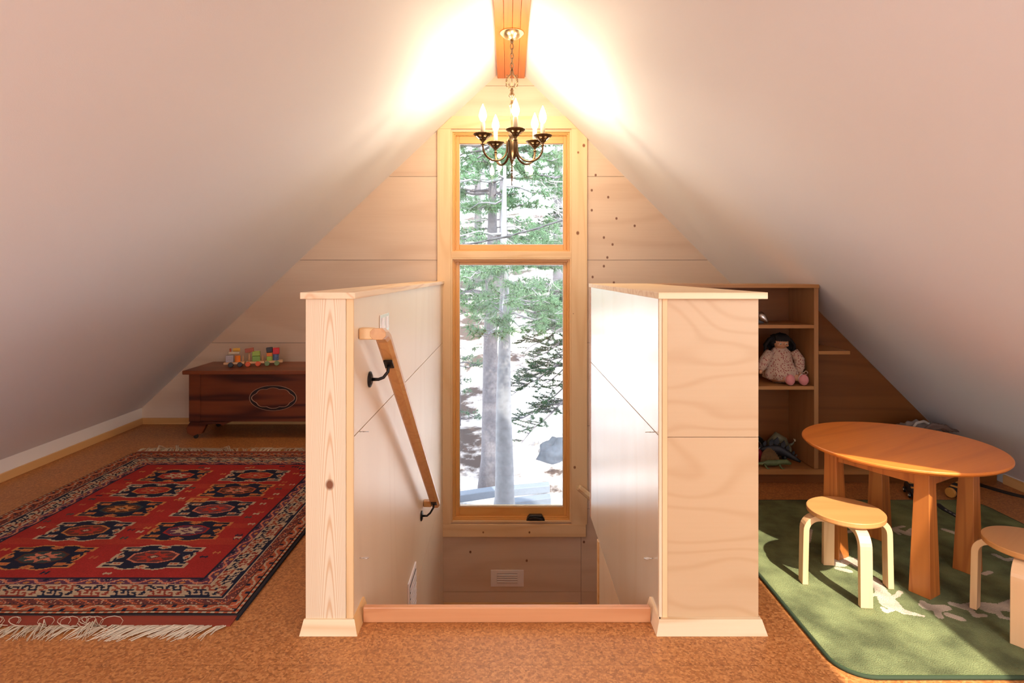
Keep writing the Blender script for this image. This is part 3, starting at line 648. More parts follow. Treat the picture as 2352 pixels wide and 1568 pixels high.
# ------------------------------------------------------------------ rugs
def color_grid(name, cols, x0, y0, dx, z, mat, parent, mask=None, zf=None, edge=True):
    ny, nx = cols.shape[:2]
    xs = x0 + np.arange(nx + 1) * dx; ys = y0 + np.arange(ny + 1) * dx
    XX, YY = np.meshgrid(xs, ys); ZZ = np.full_like(XX, z)
    if zf is not None: ZZ = ZZ + zf(XX, YY)
    off = offset(parent)
    co = np.stack([XX - off.x, YY - off.y, ZZ - off.z], -1).reshape(-1, 3)
    j, i = np.mgrid[0:ny, 0:nx]; a = j * (nx + 1) + i
    q = np.stack([a, a + 1, a + nx + 2, a + nx + 1], -1).reshape(-1, 4); cc = cols.reshape(-1, 3)
    if mask is not None: q = q[mask.reshape(-1)]; cc = cc[mask.reshape(-1)]
    me = bpy.data.meshes.new(name); me.vertices.add(len(co)); me.vertices.foreach_set('co', co.ravel())
    me.loops.add(q.size); me.loops.foreach_set('vertex_index', q.ravel().astype(np.int32))
    me.polygons.add(len(q)); me.polygons.foreach_set('loop_start', (np.arange(len(q)) * 4).astype(np.int32)); me.polygons.foreach_set('loop_total', np.full(len(q), 4, dtype=np.int32))
    me.update(calc_edges=True)
    ca = me.color_attributes.new('Col', 'FLOAT_COLOR', 'CORNER')
    c4 = np.ones((len(q), 4, 4), dtype=np.float32); c4[:, :, :3] = cc[:, None, :]
    ca.data.foreach_set('color', c4.ravel())
    me.materials.append(mat); me.validate()
    o = bpy.data.objects.new(name, me); C.objects.link(o); o.parent = parent
    return o

# palette (linear)
RED = (.30, .020, .016); RED2 = (.33, .032, .018); NAVY = (.010, .013, .032); CREAM = (.42, .31, .20); RUST = (.36, .085, .035); OCH = (.45, .17, .05); SALM = (.50, .16, .09)
BRN = (.085, .028, .016); PURP = (.09, .03, .06); TEAL = (.03, .05, .05); BLK = (.006, .006, .009)
S_ = .005
RX0, RX1, RY0, RY1 = -2.485, -.945, 2.05, 3.89
nx = round((RX1 - RX0) / S_); ny = round((RY1 - RY0) / S_)
rg = np.zeros((ny, nx, 3), dtype=np.float32)
jj, ii = np.mgrid[0:ny, 0:nx]
ux = (ii + .5) * S_; uy = (jj + .5) * S_; WX = RX1 - RX0; WY = RY1 - RY0
rng = np.random.RandomState(3)
def put(mask, col): rg[mask] = col
def poly_mask(X, Y, pts):
    ins = np.zeros(X.shape, bool); n_ = len(pts)
    for i in range(n_):
        (xa, ya), (xb, yb) = pts[i], pts[(i + 1) % n_]
        cnd = ((ya > Y) != (yb > Y)) & (X < (xb - xa) * (Y - ya) / ((yb - ya) if yb != ya else 1e-9) + xa)
        ins ^= cnd
    return ins
put(ux > -1, BRN)
# distance from edges
dl, dr, db, dt = ux, WX - ux, uy, WY - uy
dist = np.minimum(np.minimum(dl, dr), np.minimum(db, dt))
side = np.argmin(np.stack([dl, dr, db, dt]), 0); along = np.where(side < 2, uy, ux)
sA = (along / S_).astype(int); dA = (dist / S_).astype(int)
# band limits in metres from the edge: 0-.02 barber pole, .02-.055 scroll, .055-.10 guard, .10-.195 main cream border, .195-.24 inner guard
put(dist < .02, BLK); put((dist >= .006) & (dist < .016) & ((sA // 3) % 2 == 0), CREAM); put((dist >= .006) & (dist < .016) & ((sA // 3) % 2 == 1), RUST)
sc_ = (dist >= .020) & (dist < .056); ph = (sA % 22); rr_ = dA - 4
put(sc_, RUST); wave = np.abs(rr_ - (3.5 + 2.6 * np.sin(ph / 22 * 2 * np.pi))) < .9; put(sc_ & wave, CREAM)
put(sc_ & (((ph - 16) ** 2 + (rr_ - 5.5) ** 2) < 4), NAVY); put(sc_ & (((ph - 5) ** 2 + (rr_ - 1) ** 2) < 4), NAVY); put(sc_ & (((ph - 11) ** 2 / 3 + (rr_ - 3) ** 2) < 1.2), SALM)
g1 = (dist >= .060) & (dist < .100); ph = (sA % 16); rr_ = dA - 12
put(g1, (.13, .035, .028)); put(g1 & (np.abs(((ph + rr_ * 2) % 16) - 4) < 1.3), RUST); put(g1 & (np.abs(((ph - rr_ * 2) % 16) - 10) < 1.0), NAVY); put(g1 & (rng.rand(ny, nx) < .10), SALM); put(g1 & (rng.rand(ny, nx) < .05), CREAM)
put((dist >= .096) & (dist < .102), CREAM)
# main border bitmap (cream ground, hooked figures)
art = ["ddddddddddd....c",
       "..d....d..d.dd..",
       "..d.dd.d.dd..dd.",
       ".dd..d.d......d.",
       "rr..dddddd.rrrr.",
       "..rr..r.r..r..r.",
       ".rr.rrr.rr.rr.r.",
       "rr.......rrr..rr"]
A = np.zeros((8, 16), int)
for r__, row in enumerate(art):
    for c__, chh in enumerate(row[:16]): A[r__, c__] = {'.': 0, 'c': 0, 'd': 1, 'r': 2}[chh]
mb_ = (dist >= .108) & (dist < .188); rr_ = ((dist - .108) / .080 * 8).astype(int).clip(0, 7)
ph = ((along + dist * .6) / .0085).astype(int) % 16; blk = ((along + dist * .6) / (.0085 * 16)).astype(int) % 2
val = A[rr_, ph]
put(mb_, CREAM); put(mb_ & (val == 1) & (blk == 0), NAVY); put(mb_ & (val == 1) & (blk == 1), (.22, .035, .02)); put(mb_ & (val == 2) & (blk == 0), (.26, .05, .025)); put(mb_ & (val == 2) & (blk == 1), NAVY)
put((dist >= .188) & (dist < .195), CREAM); put((dist >= .102) & (dist < .108), NAVY)
g2_ = (dist >= .195) & (dist < .238); ph = (sA % 24); rr_ = dA - 39
put(g2_, PURP); put(g2_ & (np.abs(rr_ - (4 + 3 * np.sin(ph / 24 * 2 * np.pi))) < 1.1), SALM); put(g2_ & (((ph - 6) ** 2 / 2 + (rr_ - 2) ** 2) < 3), OCH); put(g2_ & (((ph - 18) ** 2 / 2 + (rr_ - 6) ** 2) < 3), NAVY)
put(g2_ & (rng.rand(ny, nx) < .05), CREAM)
put((dist >= .236) & (dist < .244), NAVY)
fld = dist >= .244
rg[fld] = RED
band = (np.sin(uy * 37) + np.sin(uy * 11 + 1)) > 1.1
rg[fld & band] = RED2
# medallions
gul = [(0, .86), (.16, .96), (.34, 1.0), (.5, .92), (.60, .82), (.95, .82), (.95, .46), (.84, .38), (.90, .20), (.90, 0)]
full = gul + [(x, -y) for (x, y) in gul[-2::-1]] + [(-x, -y) for (x, y) in gul[1:]] + [(-x, y) for (x, y) in gul[-2:0:-1]]
def star(n_, r0, r1, ph_=0): return [((r0 if i % 2 == 0 else r1) * math.cos(math.pi * i / n_ + ph_), (r0 if i % 2 == 0 else r1) * math.sin(math.pi * i / n_ + ph_)) for i in range(2 * n_)]
def med(mx_, my_, out, star_c, inner, ring):
    U = (ux + RX0 - mx_) / .178; V = (uy + RY0 - my_) / .104
    near = (np.abs(U) < 1.15) & (np.abs(V) < 1.2)
    put(near & poly_mask(U / 1.04, V / 1.06, full), out)
    put(near & poly_mask(U / .97, V / .97, full) & (np.abs(U) < .96), NAVY)
    for sx in (-1, 1):
        for sy in (-1, 1):
            for (a, b_) in ((.70, .56), (.60, .56)):
                put((np.abs(U - sx * a) < .065) & (np.abs(V - sy * b_) < .12), out)
                put((np.abs(U - sx * a) < .03) & (np.abs(V - sy * b_) < .06), RUST)
            put((np.abs(U - sx * .84) < .10) & (np.abs(V - sy * .60) < .035), out)
        put((np.abs(U - sx * .78) / .10 + np.abs(V) / .22) < 1, out); put((np.abs(U - sx * .78) / .05 + np.abs(V) / .12) < 1, RUST)
    for sy in (-1, 1):
        put((np.abs(U) / .18 + np.abs(V - sy * .80) / .16) < 1, out); put((np.abs(U) / .09 + np.abs(V - sy * .80) / .08) < 1, RUST)
    octo = lambda s: (np.abs(U) < .55 * s) & (np.abs(V) < .52 * s) & (np.abs(U) / .55 + np.abs(V) / .52 < 1.45 * s)
    put(octo(1), ring); put(octo(.88), inner)
    put(poly_mask(U / .46, V / .46, star(8, 1.0, .52, 0)), star_c)
    put((np.abs(U) / .17 + np.abs(V) / .2) < 1, inner); put((np.abs(U) / .09 + np.abs(V) / .1) < 1, CREAM)
xs_ = (-1.952, -1.487); ysm = (2.462, 2.715, 2.965, 3.218, 3.452)
W_, O_ = CREAM, OCH
spec = {(0, 0): (O_, SALM, TEAL, BRN), (1, 0): (W_, RED2, (.10, .03, .03), SALM), (0, 1): (W_, RED2, (.12, .03, .02), OCH), (1, 1): (O_, CREAM, PURP, RED), (0, 2): (O_, OCH, BRN, TEAL),
        (1, 2): (W_, RED2, (.12, .04, .05), SALM), (0, 3): (W_, RUST, RED, OCH), (1, 3): (O_, SALM, BRN, RUST), (0, 4): (O_, CREAM, RED, RUST), (1, 4): (W_, RUST, RED, OCH)}
for (a, b_), s_ in spec.items(): med(xs_[a], ysm[b_], *s_)
# small filler motifs
for q_ in range(230):
    mx_ = rng.uniform(RX0 + .27, RX1 - .27); my_ = rng.uniform(RY0 + .27, RY1 - .27)
    if min(abs(my_ - y_) for y_ in ysm) < .125 and min(abs(mx_ - x_) for x_ in xs_) < .195: continue
    U = ux + RX0 - mx_; V = uy + RY0 - my_; cc_ = [NAVY, OCH, TEAL, RUST, CREAM][rng.randint(5)]
    put((np.abs(np.abs(U) - .010) < .004) & (np.abs(V) < .012), cc_); put((np.abs(U) < .016) & (np.abs(V) < .004), cc_)
U = ux + RX0 + 1.63; V = uy + RY0 - 3.08; put((np.abs(U) < .05) & (np.abs(V) < .028), OCH); put((np.abs(np.abs(U) - .018) < .003) & (np.abs(V) < .02), RED); put((np.abs(U) < .018) & (np.abs(V) < .003), RED)
rg *= (1 + .22 * (rng.rand(ny, nx, 1) - .5)).astype(np.float32)
rug = thing('persian_rug', ((RX0 + RX1) / 2, (RY0 + RY1) / 2, 0), 'red hand-knotted rug with navy medallions and cream fringe lying left of the stair', 'rug')
rm = attr_mat('wool_knots', bscale=350, bump=.6, mottle=.06, mscale=6, sheen=0)
color_grid('pile', rg, RX0, RY0, S_, .012, rm, rug, zf=lambda X, Y: .0012 * np.sin(X * 9) * np.sin(Y * 7))
k = MB(); k.box(RX0 - .004, RX1 + .004, RY0, RY1, .001, .0095)
k.build('backing', plain('rug_backing', (.03, .015, .015), .95, bump=.3), rug)
kil = wood('flatweave', (.26, .035, .012), (.13, .014, .006), 'x', S=60, K=10, stretch=.02, a=.6, g=.4, rough=.9, rnd=0)
k = MB(); k.box(RX0, RX1, RY0 - .055, RY0 - .0005, .001, .006); k.build('flatweave_end', kil, rug)
k = MB(); k.box(RX0, RX1, RY1 + .0005, RY1 + .05, .001, .006); k.build('flatweave_end', kil, rug)
k = MB(); k.box(RX1 + .0042, RX1 + .010, RY0 - .02, RY1, .001, .010); k.build('selvedge', plain('selvedge_wool', (.006, .006, .012), .95), rug)
fm = plain('fringe_cotton', (.52, .42, .30), .95)
def fringe(y0, sgn, L, name):
    k = MB(); x = RX0 + .005; rnd = random.Random(5 if sgn < 0 else 9)
    while x < RX1 - .005:
        lean = .55 * math.sin(x * 7) * 1.0 - .5 + rnd.uniform(-.25, .25); big = rnd.random() < .12
        for s in range(7):
            ln = L * rnd.uniform(.55, 1.15); a = lean + rnd.uniform(-.35, .35); xx = x + rnd.uniform(-.009, .009)
            z1 = .004 + rnd.uniform(0, .012 if not big else .035)
            pts = [(xx, y0, .004), (xx + a * ln * .3, y0 + sgn * ln * .35, z1), (xx + a * ln * .7, y0 + sgn * ln * .7, z1 * .6 + .002), (xx + a * ln * 1.05 + rnd.uniform(-.01, .01), y0 + sgn * ln, .003)]
            k.tube(pts, [.0021, .0019, .0015, .0009], 3, cap=False)
        x += .026 + (.02 if rnd.random() < .15 else 0)
    for s in range(14 if sgn < 0 else 0):     # stray loops
        xx = rnd.uniform(-2.0, -1.35); r_ = rnd.uniform(.02, .05)
        k.tube([(xx + r_ * math.cos(t * .6) * .9 + t * .004, y0 + .02 - r_ * .5 + r_ * math.sin(t * .6) * .7, .008 + .014 * math.sin(t * .35)) for t in range(11)], .0011, 3, cap=False)
    o = k.build(name, fm, rug, fix=False, kind='stuff'); return o
fringe(RY0 - .055, -1, .075, 'fringe'); fringe(RY1 + .05, 1, .085, 'fringe')

# green rug
GX0, GX1, GY0, GY1 = .992, 2.44, 1.735, 3.08; s2 = .004; RC = .10
nx = round((GX1 - GX0) / s2); ny = round((GY1 - GY0) / s2)
jj, ii = np.mgrid[0:ny, 0:nx]; gx = GX0 + (ii + .5) * s2; gy = GY0 + (jj + .5) * s2
GRN = np.array((.130, .145, .060)); CRM = np.array((.44, .36, .26))
gc = np.tile(GRN, (ny, nx, 1)).astype(np.float32)
def FL(x, y): Y = EYE * F / (y - HY); return ((x - CX) * Y / F, Y)
def stroke(pts, r0, r1=None):
    r1 = r0 if r1 is None else r1; pts = [FL(*p) for p in pts]; n_ = len(pts) - 1
    for i in range(n_):
        (xa, ya), (xb, yb) = pts[i], pts[i + 1]; dx, dy = xb - xa, yb - ya; L2 = dx * dx + dy * dy + 1e-9
        t = (((gx - xa) * dx + (gy - ya) * dy) / L2).clip(0, 1); d = np.hypot(gx - xa - t * dx, gy - ya - t * dy)
        r = r0 + (r1 - r0) * ((i + t) / n_); gc[d < r] = CRM
# running gecko-like figures and paw-like shapes
stroke([(2010, 1335), (2025, 1365), (2045, 1395)], .012, .035); stroke([(2045, 1395), (2075, 1412), (2120, 1422)], .028, .006)
stroke([(2035, 1385), (2060, 1375), (2068, 1366)], .009); stroke([(2055, 1405), (2035, 1412), (2028, 1404)], .009); stroke([(2012, 1350), (1998, 1356)], .008); stroke([(2022, 1368), (2004, 1374)], .008)
stroke([(2130, 1400), (2150, 1405), (2172, 1402)], .026, .018); stroke([(2150, 1405), (2158, 1424)], .012); stroke([(2130, 1400), (2120, 1390)], .012); stroke([(2180, 1420), (2205, 1428)], .016)
stroke([(2190, 1395), (2215, 1402), (2245, 1396), (2270, 1408)], .016, .022); stroke([(2270, 1400), (2320, 1404), (2350, 1396)], .028, .016); stroke([(2230, 1408), (2240, 1422), (2260, 1420)], .010); stroke([(2290, 1410), (2300, 1425), (2325, 1430), (2350, 1430)], .010); stroke([(2300, 1396), (2330, 1385), (2350, 1388)], .010)
stroke([(1925, 1300), (1945, 1290), (1965, 1300)], .030, .025); stroke([(1925, 1312), (1950, 1318)], .014); stroke([(1962, 1292), (1970, 1305)], .02)
stroke([(1912, 1222), (1940, 1228), (1965, 1224)], .014, .010); stroke([(1860, 1222), (1855, 1250)], .012)
stroke([(2060, 1222), (2085, 1232), (2100, 1222)], .018); stroke([(2065, 1232), (2050, 1220), (2075, 1214)], .009); stroke([(2170, 1222), (2200, 1232), (2230, 1236)], .015); stroke([(2205, 1222), (2220, 1236), (2232, 1246)], .008)
stroke([(2285, 1280), (2310, 1292), (2330, 1290)], .012); stroke([(2000, 1222), (2020, 1230)], .012); stroke([(2260, 1325), (2275, 1320)], .01)
def sdf(x, y): 
    qx = np.abs(x - (GX0 + GX1) / 2) - (GX1 - GX0) / 2 + RC; qy = np.abs(y - (GY0 + GY1) / 2) - (GY1 - GY0) / 2 + RC
    return np.hypot(np.maximum(qx, 0), np.maximum(qy, 0)) + np.minimum(np.maximum(qx, qy), 0) - RC
gr = thing('play_rug', ((GX0 + GX1) / 2, (GY0 + GY1) / 2, 0), 'green plush rug with cream lizard shapes under the round table and stools', 'rug')
color_grid('pile', gc, GX0, GY0, s2, .012, attr_mat('plush_green', bscale=260, bump=1.0, mottle=.42, mscale=7, sheen=.0), gr, mask=sdf(gx, gy) < -.004)
def rrect(x0, x1, y0, y1, r, n_=8):
    out = []
    for (cx_, cy_, a0) in ((x1 - r, y1 - r, 0), (x0 + r, y1 - r, 90), (x0 + r, y0 + r, 180), (x1 - r, y0 + r, 270)):
        for i in range(n_ + 1): a = R(a0 + 90 * i / n_); out.append((cx_ + r * math.cos(a), cy_ + r * math.sin(a)))
    return out
rp = rrect(GX0, GX1, GY0, GY1, RC)
k = MB(); k.prism(rp, 'z', .0008, .0112); k.build('backing', plain('rug_green_base', (.10, .16, .04), .95), gr)
k = MB(); k.tube([(x, y, .0065) for (x, y) in rp + [rp[0], rp[1]]], .0062, 8, cap=False); k.build('edge_binding', plain('rug_binding', (.02, .035, .012), .9), gr, smooth=True)

# ------------------------------------------------------------------ cedar chest
cx0, cx1 = -2.305, -1.09; cy0, cy1 = 4.255, 4.645; zt = .500; bz0 = EYE - (968 - HY) * 4.255 / F
cd = thing('cedar_chest', ((cx0 + cx1) / 2, 4.45, 0), 'dark red cedar chest with an oval inlay standing against the plywood gable', 'chest')
k = MB(); k.box(cx0, cx1, cy0, cy1, bz0, zt - .028); k.build('body', M['cedar'], cd, bevel=.003)
k = MB(); k.box(cx0 - .035, cx1 + .035, cy0 - .045, cy1 + .01, zt - .028, zt); k.build('lid', M['cedar_top'], cd, bevel=.006)
k = MB(); k.box(cx0 - .006, cx0 + .075, cy0 - .006, cy0 - .0005, bz0, zt - .03); k.build('corner_stile', M['cedar'], cd, bevel=.002)
k = MB(); k.box(cx1 - .075, cx1 + .006, cy0 - .006, cy0 - .0005, bz0, zt - .03); k.build('corner_stile', M['cedar'], cd, bevel=.002)
for (sx, xx) in ((1, cx0), (-1, cx1)):
    for (yy, yn) in ((cy0 + .01, 0), (cy1 - .05, 1)):
        k = MB()
        prof = [(0, 0), (0.30, 0), (.255, -.018), (.235, -.03), (.215, -.015), (.12, -.022), (.105, -.05), (.085, -.085), (.05, -.092), (.02, -.105), (-.02, -.085), (-.028, -.05), (-.012, -.02)]
        k.prism([(xx + sx * a, bz0 - .0005 + b_) for (a, b_) in prof], 'y', yy - .014, yy + .022); ft = k.build('foot', M['cedar'], cd, bevel=.004)
        k = MB(); k.torus((xx + sx * .047, yy + .004, bz0 - .052), .030, .010, 18, 8); k.build('scroll', M['cedar'], ft, smooth=True)
        k = MB(); k.tube([(xx + sx * .035, yy - .012 + .01, .016), (xx + sx * .035, yy + .014, .016)], .016, 16); k.build('caster', M['black'], ft, bevel=.002)
ov = P(627, 914, cy0 - .004); rx_, rz_ = .172, .091
def ovring(f0, f1, y0, y1, n_=96):
    vs = []; fs = []
    for i in range(n_):
        a = 2 * math.pi * i / n_
        for (ff, y_) in ((f0, y0), (f1, y0), (f0, y1), (f1, y1)):
            s = ff(a); vs.append((ov.x + rx_ * s * math.cos(a), y_, ov.z + rz_ * s * math.sin(a)))
    for i in range(n_):
        a, b_ = i * 4, ((i + 1) % n_) * 4
        fs += [(a, b_, b_ + 1, a + 1), (a + 2, a + 3, b_ + 3, b_ + 2), (a, a + 2, b_ + 2, b_), (a + 1, b_ + 1, b_ + 3, a + 3)]
    m_ = MB(); m_.add(vs, fs); return m_
def scal(a):
    t = math.degrees(math.acos(min(1, abs(math.cos(a)))))
    return float(np.interp(t, [0, 8, 20, 28, 38, 46, 54, 62, 69, 76, 84, 90], [.91, .90, .84, .795, .83, .855, .855, .80, .745, .79, .825, .83])) - .02
cream_in = plain('inlay_cream', (.50, .30, .20), .4); dark_in = plain('inlay_ebony', (.014, .006, .006), .3)
ovring(lambda a: .98, lambda a: scal(a) + .025, cy0 - .0035, cy0 - .0005).build('inlay_band', dark_in, cd)
ovring(lambda a: 1.0, lambda a: .98, cy0 - .004, cy0 - .0005).build('inlay_line', cream_in, cd)
ovring(lambda a: scal(a) + .025, lambda a: scal(a), cy0 - .004, cy0 - .0005).build('inlay_line', cream_in, cd)

# ------------------------------------------------------------------ toy train on the chest
tw = plain('toy_beech', (.72, .43, .22), .5)
def col(nm, c): return plain('toy_' + nm, c, .4)
TC = {'black': col('black', (.02, .02, .03)), 'orange': col('orange', (.85, .22, .02)), 'red': col('red', (.70, .02, .03)), 'green': col('green', (.22, .42, .07)), 'lime': col('lime', (.33, .50, .06)), 'yellow': col('yellow', (.72, .42, .06)),
      'grey': plain('toy_grey', (.42, .38, .42), .5, var=.6, vscale=160), 'coral': col('coral', (.80, .12, .03)), 'sage': col('sage', (.20, .30, .12)), 'blue': plain('toy_blue', (.10, .16, .32), .4, var=.9, vscale=170), 'ivory': col('ivory', (.55, .48, .35)), 'rust': col('rust', (.42, .08, .03))}
tt = thing('toy_train', (0, 0, 0), 'wooden toy train with stacked coloured blocks on the cedar chest lid', 'toy train')
s = .41 / 138
def tx(p): return (p - 512) * s
def tz(dy): return dy * s           # dy pixels above the wheel bottoms
def wagon(p0, p1, wheels, wc):
    k = MB(); k.box(tx(p0), tx(p1), -.026, .026, .020, .036); wg = k.build('wagon', tw, tt, bevel=.002)
    for p in wheels:
        for sy in (-1, 1):
            k = MB(); k.tube([(tx(p), sy * .027, .0185), (tx(p), sy * .039, .0185)], .0185, 20); k.build('wheel', TC[wc], wg, bevel=.003)
wagon(512, 560, (529, 550), 'black'); wagon(563, 607, (568.5, 592), 'coral'); wagon(609, 650, (613.5, 636.5), 'sage')
def blk_(p0, p1, z0, z1, c, nm='block', d=.02):
    k = MB(); k.box(tx(p0), tx(p1), -d, d, z0, z1); k.build(nm, TC[c], tt, bevel=.0025)
def cylv(p, r, z0, z1, c, nm='block'):
    k = MB(); k.tube([(tx(p), 0, z0), (tx(p), 0, z1)], r, 20); k.build(nm, TC[c], tt, bevel=.0015)
def cylh(p0, p1, z_, r, c, nm='block', y=0):
    k = MB(); k.tube([(tx(p0), y, z_), (tx(p1), y, z_)], r, 20); k.build(nm, TC[c], tt, bevel=.0015)
blk_(517, 534.5, .0365, .088, 'grey', d=.024); cylv(543.5, .020, .0365, .082, 'orange')
cylh(523, 548, .1005, .012, 'ivory'); cylh(533, 549, .1255, .0125, 'yellow'); cylv(527, .006, .113, .137, 'rust', 'peg')
for p in (556, 602): k = MB(); k.tube([(tx(p), 0, .0365), (tx(p), 0, .060), (tx(p), 0, .085)], [.0055, .005, .001], 10); k.build('peg', tw, tt, smooth=True)
k = MB(); k.tube([(tx(571), 0, .0365), (tx(571), 0, .103)], .008, 12); k.build('post', tw, tt, smooth=True)
k = MB(); k.obox((tx(571), 0, .1195), (.029, 0, .004), (0, .02, 0), (-.002, 0, .0145)); k.build('block', TC['rust'], tt, bevel=.002)
blk_(578, 596, .0365, .074, 'green'); blk_(578, 596, .0765, .110, 'lime')
blk_(612, 625, .0365, .069, 'lime'); blk_(612, 625, .0695, .096, 'orange'); k = MB(); k.obox((tx(618.5), 0, .117), (.022, 0, .002), (0, .019, 0), (-.002, 0, .0185)); k.build('block', TC['black'], tt, bevel=.003)
cylv(633.5, .0215, .0365, .084, 'blue'); blk_(626.5, 642, .0845, .130, 'red', d=.022)
tt.location = (P(512, 843, 4.36).x, 4.375, zt + .0005); tt.rotation_euler = (0, 0, R(17))

# ------------------------------------------------------------------ round table
tcx, tcy = 1.607, 2.415; TH = R(30)
tb = thing('round_table', (0, 0, 0), 'round orange cherry-wood play table with flared square legs on the green rug', 'table')
prof = [(.335, .478), (.352, .484), (.360, .492), (.360, .497), (.357, .500)]
k = MB(); k.lathe(prof, (0, 0, 0), 96); k.build('tabletop', M['cherry'], tb)
for sx in (-1, 1):
    for sy in (-1, 1):
        def sq(c_, h_, z_): return [(sx * c_ - h_, sy * c_ - h_, z_), (sx * c_ + h_, sy * c_ - h_, z_), (sx * c_ + h_, sy * c_ + h_, z_), (sx * c_ - h_, sy * c_ + h_, z_)]
        ro = .2055
        k = MB(); k.hexa(sq(ro - .037, .037, .0125), sq(ro - .037 + .004, .0262, .40)); k.hexa(sq(ro - .033, .0262, .40), sq(ro - .033, .0262, .4775)); k.build('leg', M['cherry_z'], tb, bevel=.002)
for (a, b_) in (((-.146, .146), (-.186, -.168)), ((-.146, .146), (.168, .186))):
    k = MB(); k.box(a[0], a[1], b_[0], b_[1], .414, .4775); k.build('apron', M['cherry_z'], tb, bevel=.001)
    k = MB(); k.box(b_[0], b_[1], a[0], a[1], .414, .4775); k.build('apron', M['cherry_z'], tb, bevel=.001)
tb.location = (tcx, tcy, 0); tb.rotation_euler = (0, 0, TH)

# ------------------------------------------------------------------ stools
stool = thing('stool', (0, 0, 0), 'small round birch stool in the sun in front of the table left leg', 'stool', 'round bentwood stools')
k = MB(); k.lathe([(.126, .2775), (.132, .280), (.134, .284), (.134, .2965), (.1325, .298), (.128, .2985)], (0, 0, 0), 64); k.build('seat', M['birch_top'], stool)
for q_ in range(4):
    a = R(90 * q_); u = Vector((math.cos(a), math.sin(a), 0)); v_ = Vector((-math.sin(a), math.cos(a), 0))
    # centre line of the bent strip: under the seat, over the bend, down to the floor
    cl = [(.060, .266), (.100, .266)]
    for t in range(1, 9): ang = math.pi / 2 * t / 8; cl.append((.100 + .050 * math.sin(ang), .216 + .050 * math.cos(ang)))
    cl += [(.152, .12), (.154, .0125)]
    hw = .021; th_ = .0105; vs = []; m_ = len(cl)
    for i, (r_, z_) in enumerate(cl):
        pr = cl[max(i - 1, 0)]; nx_ = cl[min(i + 1, m_ - 1)]; tx_, tz_ = nx_[0] - pr[0], nx_[1] - pr[1]; L_ = math.hypot(tx_, tz_); nr, nz_ = -tz_ / L_, tx_ / L_
        if i == m_ - 1: nr, nz_ = 1, 0
        for (sn, sv) in ((-1, -1), (1, -1), (1, 1), (-1, 1)):
            p = u * (r_ + nr * th_ * sn) + v_ * hw * sv + Vector((0, 0, z_ + nz_ * th_ * sn)); vs.append(p)
    fs = [(i * 4 + j, i * 4 + (j + 1) % 4, (i + 1) * 4 + (j + 1) % 4, (i + 1) * 4 + j) for i in range(m_ - 1) for j in range(4)] + [(0, 1, 2, 3), tuple((m_ - 1) * 4 + j for j in (3, 2, 1, 0))]
    k = MB(); k.add(vs, fs); k.build('leg', M['birch'], stool, bevel=.0015)
st2 = copy_tree(stool)
stool.location = (1.287, 2.245, 0); stool.rotation_euler = (0, 0, R(-6))
st2.location = (1.752, 1.968, 0); st2.rotation_euler = (0, 0, R(37))
st2['label'] = 'shaded round birch stool cut off by the right edge of the photo'

# ------------------------------------------------------------------ doll on the shelf
zs_ = .5585
dl_ = thing('doll', (1.50, 3.46, zs_), 'rag doll with black hair in a floral dress sitting on the middle shelf', 'doll')
def DP(x, y, Y): return P(x, y, Y)
skin = plain('doll_skin', (.50, .25, .13), .55)
m, n, l, b = new_mat('doll_dress'); tc = n.new('ShaderNodeTexCoord'); v = n.new('ShaderNodeTexVoronoi'); v.inputs['Scale'].default_value = 95; l.new(tc.outputs['Object'], v.inputs['Vector'])
cr = n.new('ShaderNodeValToRGB'); cr.color_ramp.elements[0].position = .27; cr.color_ramp.elements[0].color = (.25, .05, .05, 1); cr.color_ramp.elements[1].position = .36; cr.color_ramp.elements[1].color = (.50, .36, .27, 1)
l.new(v.outputs['Distance'], cr.inputs[0]); l.new(cr.outputs[0], b.inputs['Base Color']); b.inputs['Roughness'].default_value = .95; dress = m
hairm = plain('doll_hair', (.008, .004, .004), .85, bump=.6, bscale=300)
pinkm = plain('doll_shoe', (.62, .24, .24), .8, bump=.5, bscale=120)
hc = DP(1793, 786, 3.44)
# dress: ruffled bell
k = MB(); n_ = 40; vs = []; fs = []
cb = DP(1792, 870, 3.45)
lv = [(0, .035, .03), (.03, .095, .055), (.06, .098, .058), (.09, .085, .05), (.12, .072, .045), (.15, .064, .042), (.18, .058, .038), (.20, .040, .030), (.212, .02, .02)]
for j, (h_, rx2, ry2) in enumerate(lv):
    for i in range(n_):
        a = 2 * math.pi * i / n_; rf = 1 + (.10 * math.sin(a * 9 + j) if j < 4 else .04 * math.sin(a * 7 + j * 2))
        vs.append((cb.x + rx2 * rf * math.cos(a), cb.y + ry2 * rf * math.sin(a) - (.03 if 0 < j < 4 else 0) * max(0, -math.sin(a)), zs_ + .002 + h_))
for j in range(len(lv) - 1):
    for i in range(n_): fs.append((j * n_ + i, j * n_ + (i + 1) % n_, (j + 1) * n_ + (i + 1) % n_, (j + 1) * n_ + i))
fs += [tuple(range(n_ - 1, -1, -1)), tuple((len(lv) - 1) * n_ + i for i in range(n_))]
k.add(vs, fs); bd = k.build('dress', dress, dl_, smooth=True)
sh_r = DP(1822, 806, 3.44); sh_l = DP(1768, 808, 3.44)
for (pts, nm) in (([sh_r, DP(1836, 826, 3.43), DP(1837, 845, 3.41), DP(1836, 856, 3.40)], 'sleeve'), ([sh_l, DP(1757, 826, 3.43), DP(1750, 842, 3.41), DP(1746, 850, 3.40)], 'sleeve')):
    k = MB(); k.tube(pts, [.026, .030, .026, .014], 14); k.build(nm, dress, bd, smooth=True)
    e_ = Vector(pts[-1]); k = MB(); k.blob(e_ + Vector((0, -.006, -.008)), .010, .010, .013, 10, 7); k.build('hand', skin, dl_, smooth=True)
